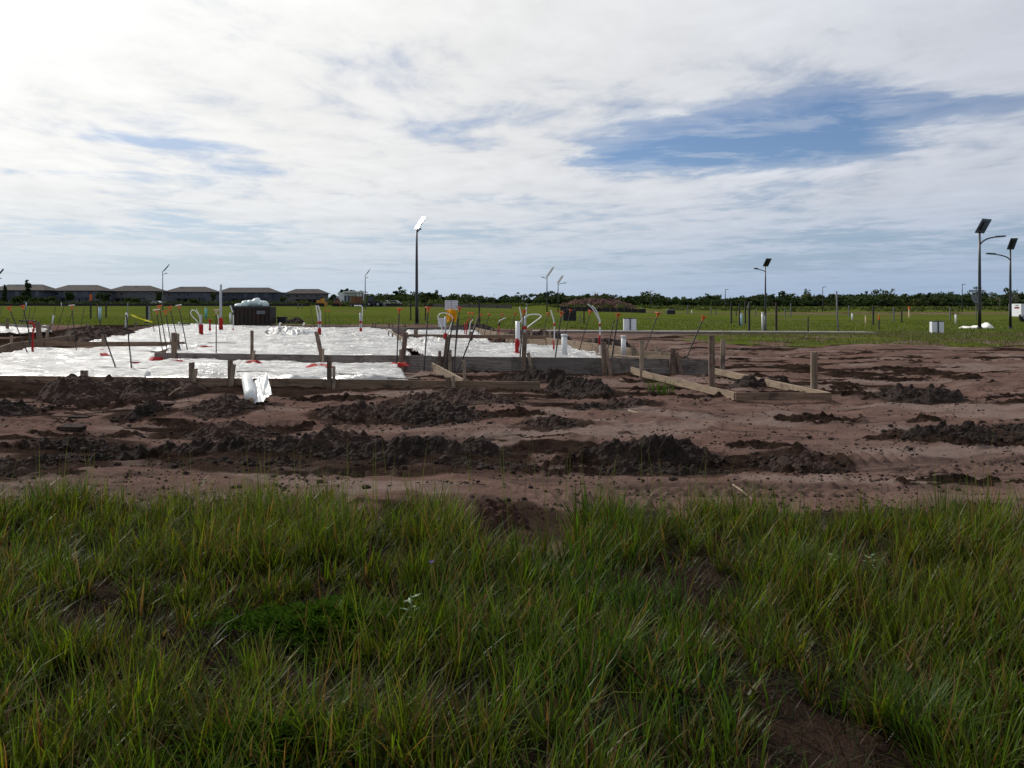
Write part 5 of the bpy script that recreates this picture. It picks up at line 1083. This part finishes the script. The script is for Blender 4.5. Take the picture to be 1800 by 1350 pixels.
TR = [(47, 491.5, 285, 19, 'pine', 'tall lone pine in front of the first house', PINE), (8, 501, 290, 12, 'pine', 'slim pine at the far left edge', PINE), (30, 520, 270, 26, 'bush', 'shrub left of the tall pine', GRN), (88, 521, 280, 22, 'bush', 'round shrub right of the tall pine', GRN),
 (62, 522, 276, 22, 'bush', 'shrub at the foot of the tall pine', GRN), (122, 513, 290, 15, 'oak', 'small tree before the second house', GRN), (179, 515, 300, 16, 'oak', 'tree in the gap between the second and third houses', GRN), (187, 516, 296, 12, 'oak', 'tree at the left wall of the third house', GRN),
 (233, 523, 300, 26, 'bush', 'rounded shrub before the third house', GRN), (281, 512, 320, 12, 'oak', 'tree in the gap left of the fourth house', GRN), (345, 526, 320, 24, 'bush', 'low shrub before the fourth house', GRN), (376, 514, 360, 10, 'oak', 'tree in the gap left of the fifth house', GRN),
 (497, 520, 380, 10, 'oak', 'small pale tree between the fifth and sixth houses', OLIVE), (585, 517, 400, 12, 'oak', 'tree behind the small digger', GRN),
 (601, 509.5, 480, 12, 'umbrella', 'round topped pine over the white building, left', PINE), (609, 507, 480, 12, 'umbrella', 'tallest round topped pine over the white building', PINE), (620, 511, 480, 14, 'umbrella', 'broad pine over the white building', PINE), (635, 512, 480, 12, 'umbrella', 'pine over the right end of the white building', PINE),
 (696, 512, 430, 9, 'umbrella', 'thin pine with a ring shaped crown right of the cars', PINE), (755, 514, 430, 14, 'umbrella', 'tall round crowned pine right of the central lamp', PINE), (1358, 519, 470, 9, 'umbrella', 'pine poking above the right woods by the short lamp', PINE), (1631, 515.5, 470, 9, 'umbrella', 'pine poking above the far right woods', PINE),
 (165, 528, 270, 20, 'bush', 'low shrub below the orange flag', GRN), (420, 529, 330, 30, 'bush', 'low shrub left before the fifth house', GRN), (535, 528, 340, 24, 'bush', 'low shrub before the sixth house', OLIVE)]
for (px, pt, Y, w, kd, lb, cl) in TR: tree(px, pt, Y, w, kd, lb, 'shrub' if kd == 'bush' else ('pine_tree' if kd in ('pine', 'umbrella') else 'broadleaf_tree'), cl)
tree(1046, 510, 420, 16, 'oak', 'bare dead tree above the spoil mound, left', 'dead_tree', bare=True); tree(1088, 517, 420, 12, 'oak', 'bare dead tree above the spoil mound, right', 'dead_tree', bare=True); tree(1786, 516, 400, 18, 'oak', 'bare tree at the right edge above the truck', 'dead_tree', bare=True); tree(1757, 520, 420, 10, 'oak', 'small bare tree left of the right edge lamp', 'dead_tree', bare=True)
def forest():
    rg = np.random.default_rng(11); Vs = []; Qs = []; Cs = []; n0 = 0
    tops = [(560, 531), (640, 524), (700, 518), (735, 518), (760, 523), (800, 525), (850, 525), (885, 529), (930, 529), (960, 522), (1000, 523), (1050, 520), (1090, 525), (1140, 522), (1180, 528), (1220, 527), (1255, 523), (1290, 531), (1330, 524), (1370, 524), (1400, 529), (1430, 523), (1510, 522), (1560, 524), (1620, 522), (1700, 522), (1800, 523), (1950, 522)]
    tx, ty = zip(*tops)
    trunks = MB()
    for row, (Y, dn, sc) in enumerate(((575, 6, 1.0), (545, 6, .96), (515, 6, .84), (490, 6, .6))):
        s = Y/F
        for px in np.arange(540, 2000, dn):
            p = px+rg.normal()*3; top = np.interp(p, tx, ty)-4.0-2.0*(p > 1300)+rg.normal()*2.2+abs(rg.normal())*.8-3.0*max(0, float(fbm(p*.02, row*3.0, 300, 3))-.52)*8+1.0; x = (p-900)*s; zb = float(zg(x, Y)); h = (H-(top-HY)*s-zb)*sc; w = h*rg.uniform(.7, 1.2)
            out_ = rg.random() < .07; h = h*(1.0+.55*out_*rg.random()); w = w*(.6 if out_ else 1.0); h = max(h, 2.2); y = Y+rg.normal()*6
            B = [(x+rg.normal()*w*.22, y+rg.normal()*w*.22, zb+h*rg.uniform(.45, .9), w*.28, h*.14) for _ in range(6)]+[(x+rg.normal()*w*.3, y+rg.normal()*w*.3, zb+h*.25, w*.45, h*.28) for _ in range(2)]
            dk = rg.uniform(.75, 1.35); pal = [tuple(c*dk for c in q) for q in (GRN if rg.random() < .7 else (PINE if rg.random() < .6 else OLIVE))]
            V, Q, col = crown_arrays(B, 300, .55, pal, rg); Vs.append(V); Qs.append(Q+n0); Cs.append(col); n0 += len(V)
    # undergrowth and tall weeds before the woods
    for px in np.arange(620, 1950, 5):
        Y = rg.uniform(170, 330); s = Y/F; x = (px+rg.normal()*3-900)*s; zb = float(zg(x, Y)); h = rg.uniform(.5, 1.3)*(1 if px > 800 else 1.6)
        B = [(x+rg.normal()*1.2, Y+rg.normal(), zb+h*rg.uniform(.15, .6), 1.1, h*.4) for _ in range(4)]
        V, Q, col = crown_arrays(B, 70, .2, [(.04, .06, .016), (.085, .10, .03)], rg); Vs.append(V); Qs.append(Q+n0); Cs.append(col); n0 += len(V)
    for px in np.arange(-60, 640, 4):
        Y = rg.uniform(225, 300); s = Y/F; x = (px+rg.normal()*3-900)*s; zb = float(zg(x, Y)); h = rg.uniform(.6, 1.8)
        B = [(x+rg.normal()*1.2, Y+rg.normal(), zb+h*rg.uniform(.15, .6), 1.0, h*.4) for _ in range(4)]
        V, Q, col = crown_arrays(B, 60, .22, [(.02, .035, .012), (.05, .062, .022)], rg); Vs.append(V); Qs.append(Q+n0); Cs.append(col); n0 += len(V)
    o = npmesh('distant_woodland', np.concatenate(Vs), np.concatenate(Qs), 'leaf', smooth=False, attr=np.concatenate(Cs)); tag(o, 'dark band of far woods and undergrowth along the horizon', 'woodland', kind='stuff')
forest()
# ---------------------------------------------------------------- grass
def blades(x, y, L, wd, az, curl, col, tipcol, nseg=3, z0=None):
    n = len(x); zb = zg(x, y)-.01 if z0 is None else z0; dx = np.cos(az); dy = np.sin(az); px_ = -dy; py_ = dx
    V = np.zeros((n, 2*nseg+1, 3)); Cc = np.zeros((n, 2*nseg+1, 3))
    for k in range(nseg+1):
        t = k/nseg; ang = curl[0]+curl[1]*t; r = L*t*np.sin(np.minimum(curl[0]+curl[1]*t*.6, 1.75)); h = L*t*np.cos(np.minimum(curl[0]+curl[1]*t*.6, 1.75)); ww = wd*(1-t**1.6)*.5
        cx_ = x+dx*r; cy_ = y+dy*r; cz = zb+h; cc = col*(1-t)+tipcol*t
        if k < nseg:
            V[:, 2*k] = np.stack([cx_-px_*ww, cy_-py_*ww, cz], -1); V[:, 2*k+1] = np.stack([cx_+px_*ww, cy_+py_*ww, cz], -1); Cc[:, 2*k] = cc; Cc[:, 2*k+1] = cc
        else: V[:, 2*k] = np.stack([cx_, cy_, cz], -1); Cc[:, 2*k] = cc
    b0 = (np.arange(n)*(2*nseg+1))[:, None]; T = []
    for k in range(nseg-1): T += [(2*k, 2*k+1, 2*k+3), (2*k, 2*k+3, 2*k+2)]
    T.append((2*nseg-2, 2*nseg-1, 2*nseg)); T = (b0[:, :, None]+np.array(T)[None]).reshape(-1, 3)
    return V.reshape(-1, 3), T, Cc.reshape(-1, 3)
def merge(name, parts, m, label, cat):
    n = 0; V = []; T = []; Cc = []
    for v, t, c in parts: V.append(v); T.append(t+n); Cc.append(c); n += len(v)
    o = npmesh(name, np.concatenate(V), np.concatenate(T), m, smooth=False, attr=np.concatenate(Cc)); return tag(o, label, cat, kind='stuff')
def meadow():
    rg = np.random.default_rng(5); nT = 5200
    y = np.sqrt(rg.uniform(2.1**2, 6.9**2, nT)); x = rg.uniform(-.70, .70, nT)*(y+.7)
    e = edge_y(x)
    dens = ss(fbm(x*1.5, y*1.5, 101, 3), .34, .54)*.95+.10+.30*ss(y, 4.8, 5.8)
    for (hx, hy, hr) in ((1.06, 4.56, .26), (1.47, 4.17, .28), (1.08, 3.4, .36), (-.89, 3.83, .24), (.1, 3.3, .18), (-1.9, 4.7, .2), (2.2, 3.5, .2), (-1.3, 3.0, .2)): dens = dens*(1-.9*np.exp(-((x-hx)/hr)**2-((y-hy)/(hr*.8))**2))
    keep = (y < e-.05) & (rg.random(nT) < dens); x = x[keep]; y = y[keep]; print('tufts', len(x))
    parts = []
    nb = (12+26*rg.random(len(x))**1.5).astype(int); ti = np.repeat(np.arange(len(x)), nb); n = len(ti)
    size = (.55+.8*fbm(x*.8, y*.8, 111, 2))*(.6+.7*rg.random(len(x))); hue = np.clip(fbm(x*.9, y*.9, 121, 3)+.12+.15*ss(y, 4.8, 6)+.5*(rg.random(len(x))-.5), 0, 1)  # tufts toward the back edge shifted yellower: backlight put into their colour
    size = size*(1+.2*ss(y, 5, 6.4)); erect = rg.random(len(x)); tdir = rg.uniform(0, 6.28, len(x)); tl = .25*rg.random(len(x))
    az = rg.uniform(0, 2*np.pi, n); rr = .05*np.sqrt(rg.random(n)); bx = x[ti]+np.cos(az)*rr; by = y[ti]+np.sin(az)*rr
    L = size[ti]*(.11+.21*rg.random(n)); wd = .005+.0065*rg.random(n)**1.5+.007*(rg.random(n) < .07); az2 = az+rg.normal(size=n)*.5
    lean = .05+(.3+.55*(1-erect[ti]))*rg.random(n); cur = .15+(.4+.8*(1-erect[ti]))*rg.random(n)**1.8
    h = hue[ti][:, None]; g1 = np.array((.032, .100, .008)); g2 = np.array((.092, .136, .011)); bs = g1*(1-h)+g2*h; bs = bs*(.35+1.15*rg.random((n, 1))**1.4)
    dry = (rg.random(n) < .09+.16*(1-erect[ti]))[:, None]; bs = np.where(dry, np.array((.16, .11, .05))*(.5+.7*rg.random((n, 1))), bs); tip = np.where(rg.random((n, 1)) < .25, bs*np.array((1.7, 1.2, 1.0)), bs*1.15); root = bs*np.array((.42, .28, .3))  # feet sheath-brown, darkened further as shade; tips lightened as if lit
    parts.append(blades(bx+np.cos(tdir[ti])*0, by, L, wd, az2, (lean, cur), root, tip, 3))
    # low thatch of dead blades
    m = 60000; yy = np.sqrt(rg.uniform(2.0**2, 6.9**2, m)); xx = rg.uniform(-.70, .70, m)*(yy+.7); k = yy < edge_y(xx)+.15*rg.normal(size=m); xx = xx[k]; yy = yy[k]; m = len(xx)
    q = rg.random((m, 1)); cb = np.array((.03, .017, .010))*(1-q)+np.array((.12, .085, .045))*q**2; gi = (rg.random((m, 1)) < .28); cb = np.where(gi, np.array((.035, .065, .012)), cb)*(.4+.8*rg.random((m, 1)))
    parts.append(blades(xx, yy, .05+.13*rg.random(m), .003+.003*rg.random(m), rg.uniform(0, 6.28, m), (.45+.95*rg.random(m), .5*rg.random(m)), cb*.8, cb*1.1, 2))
    # thin seed stalks
    m = 420; yy = rg.uniform(4.5, 7.6, m); xx = rg.uniform(-.66, .66, m)*yy; k = fbm(xx*.8, yy*.5, 131, 2) > .47; xx = xx[k]; yy = yy[k]; m = len(xx); cb = np.tile(np.array((.085, .10, .03)), (m, 1))
    parts.append(blades(xx, yy, .28+.38*rg.random(m), np.full(m, .0045), rg.uniform(0, 6.28, m), (.05+.12*rg.random(m), .25*rg.random(m)), cb, cb*1.2, 3))
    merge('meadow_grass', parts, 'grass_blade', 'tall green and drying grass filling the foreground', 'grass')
    # tall clump at the right edge of the sand
    def clump(px, py, n, hgt, sp, label, ln=.10):
        p = gp(px, py); a = rg.uniform(0, 6.28, n); r = sp*np.sqrt(rg.random(n)); cb = np.array((.045, .085, .014))*(.7+.6*rg.random((n, 1)))
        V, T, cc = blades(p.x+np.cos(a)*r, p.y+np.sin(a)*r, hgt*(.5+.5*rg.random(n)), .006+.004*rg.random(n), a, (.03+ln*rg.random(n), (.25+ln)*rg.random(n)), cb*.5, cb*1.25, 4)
        V = V-np.array(p); o = npmesh('grass_clump', V, T, 'grass_blade', loc=p, smooth=False, attr=cc); tag(o, label, 'grass clump', 'grass clumps standing out')
    clump(1660, 930, 60, .46, .10, 'tall upright grass clump at the right edge of the sand'); clump(1166, 696, 90, .32, .25, 'low grass sprig on the dirt left of the timber frame'); clump(1148, 690, 40, .28, .15, 'smaller grass sprig beside the one by the timber frame'); clump(1600, 1310, 150, .30, .09, 'dense dark green grass clump at the lower right', .6)
    clump(100, 905, 160, .36, .22, 'bushy bright grass clump at the left sand edge', .4); clump(1080, 930, 180, .33, .22, 'bright grass clump right of the gap in the grass edge', .4)
    # sparse weeds over the right sand and blades over the field edge
    m = 34000; yy = 28+20*rg.random(m)**.7; xx = yy*rg.uniform(.08, .66, m); k = fbm(xx*.35, yy*.5, 141, 3)*ss(xx/yy, .05, .35)*ss(yy, 25, 38) > .28+.22*rg.random(m); xx = xx[k]; yy = yy[k]; m = len(xx); q = rg.random((m, 1)); cb = np.array((.05, .075, .018))*(1-q)+np.array((.12, .11, .04))*q
    P1 = blades(xx, yy, .06+.12*rg.random(m), .02+.02*rg.random(m), rg.uniform(0, 6.28, m), (.2+.5*rg.random(m), .6*rg.random(m)), cb, cb*1.1, 2)
    m = 42000; yy = np.exp(rg.uniform(np.log(47.5), np.log(85), m)); xx = yy*rg.uniform(-.68, .68, m); k = (yy > np.where(xx/yy < -.05, 53, 47.6)) ; xx = xx[k]; yy = yy[k]; m = len(xx); q = rg.random((m, 1)); cb = np.array((.046, .074, .010))*(1-q)+np.array((.076, .094, .017))*q
    P2 = blades(xx, yy, .05+.09*rg.random(m), .03+.02*rg.random(m), rg.uniform(0, 6.28, m), (.15+.4*rg.random(m), .5*rg.random(m)), cb, cb*1.1, 2)
    merge('field_grass', [P1, P2], 'grass_blade', 'short green grass of the field and weeds on the sand', 'grass')
meadow()
def ferny():
    rg = np.random.default_rng(9); n = 900; a = rg.uniform(0, 6.28, n); r = np.sqrt(rg.random(n)); C0 = [(610, 1115, .55, .30), (490, 1345, .28, .16)]
    parts = []
    for (px, py, rx, ry) in C0:
        c = gp(px, py); m = int(n*rx); a = rg.uniform(0, 6.28, m); r = np.sqrt(rg.random(m)); r = np.minimum(r, 2)*(.5+.9*rg.random(m)); sx = c.x+np.cos(a)*r*rx; sy = c.y+np.sin(a)*r*ry; sz = zg(sx, sy); az = rg.uniform(0, 6.28, m); L = .09+.10*rg.random(m); hz_ = .02+.12*rg.random(m)*np.maximum(.1, 1.1-r)
        for k in range(9):     # leaflets along each frond
            for sd in (-1, 1):
                t = (k+.5)/9; bx = sx+np.cos(az)*L*t; by = sy+np.sin(az)*L*t; bz = sz+hz_+.05*np.sin(t*2.6)-.03*t; cb = np.array((.030, .066, .006))*(.3+.8*rg.random((m, 1)))
                parts.append(blades(bx, by, .035*np.sin(.5+t*2.4)+.006, np.full(m, .010), az+sd*(1.25+.1*rg.normal(size=m)), (1.25+.2*rg.normal(size=m), .2*rg.random(m)), cb, cb*1.1, 2, z0=bz))
    merge('fern_like_weeds', parts, 'fern', 'patches of fine feathery green weeds among the grass', 'weeds')
ferny()
def weed(px, py, label, n=9, s=.06, h=.2):
    p = gp(px, py); t = thing('broadleaf_weed', label, 'weed', p, 'pale broadleaf weeds'); st = MB()
    st.tube([p, p+Vector((.01, 0, h*.5)), p+Vector((.0, -.01, h))], [.004, .003, .002], 5).build('stem', 'weed_pale', t)
    for k in range(n):
        a = k*2.4; zz = h*(.3+.7*k/n); q = p+Vector((0, 0, zz)); d = Vector((math.cos(a), math.sin(a), .25)).normalized(); sd = d.cross(Vector((0, 0, 1))).normalized(); L = s*random.uniform(.7, 1.2)
        MB().add([q, q+d*L*.45+sd*L*.22, q+d*L, q+d*L*.45-sd*L*.22, q+d*L*.45+Vector((0, 0, .006))], [(0, 4, 1), (1, 4, 2), (2, 4, 3), (3, 4, 0)]).build('leaf', 'weed_pale', t)
weed(722, 1105, 'pale broadleaf weed beside the feathery patch'); weed(1470, 1015, 'pale weed in the grass below the right sand edge', 10, .05, .14); weed(1530, 1010, 'second pale weed just right of the first right one', 9, .05, .12)
p = gp(758, 1040); t = thing('wildflower', 'small purple flower in the grass at centre', 'flower', p); MB().tube([p, p+Vector((0, 0, .15))], .003, 5).build('stem', 'weed_pale', t)
for k in range(6): a = k*1.05; q = p+Vector((0, 0, .15)); d = Vector((math.cos(a), math.sin(a), .6)).normalized()*.022; s_ = Vector((-math.sin(a), math.cos(a), 0))*.008; MB().add([q, q+d*.6+s_, q+d, q+d*.6-s_], [(0, 1, 2, 3)]).build('petal', 'purple', t)
p = gp(295, 1195); vs = []; 
for j in range(6):
    for i in range(8): vs.append(p+Vector(((i/7-.5)*.06, (j/5-.5)*.04, .02+.03*float(fbm(i*.8, j*.9, 77)))))
n_ = len(vs); o = MB().add(vs+[v-Vector((0, 0, .003)) for v in vs], [(j*8+i, j*8+i+1, (j+1)*8+i+1, (j+1)*8+i) for j in range(5) for i in range(7)]+[(n_+j*8+i, n_+(j+1)*8+i, n_+(j+1)*8+i+1, n_+j*8+i+1) for j in range(5) for i in range(7)]).build('litter_scrap', 'litter_blue', smooth=True); tag(o, 'crumpled blue litter scrap deep in the grass', 'litter')
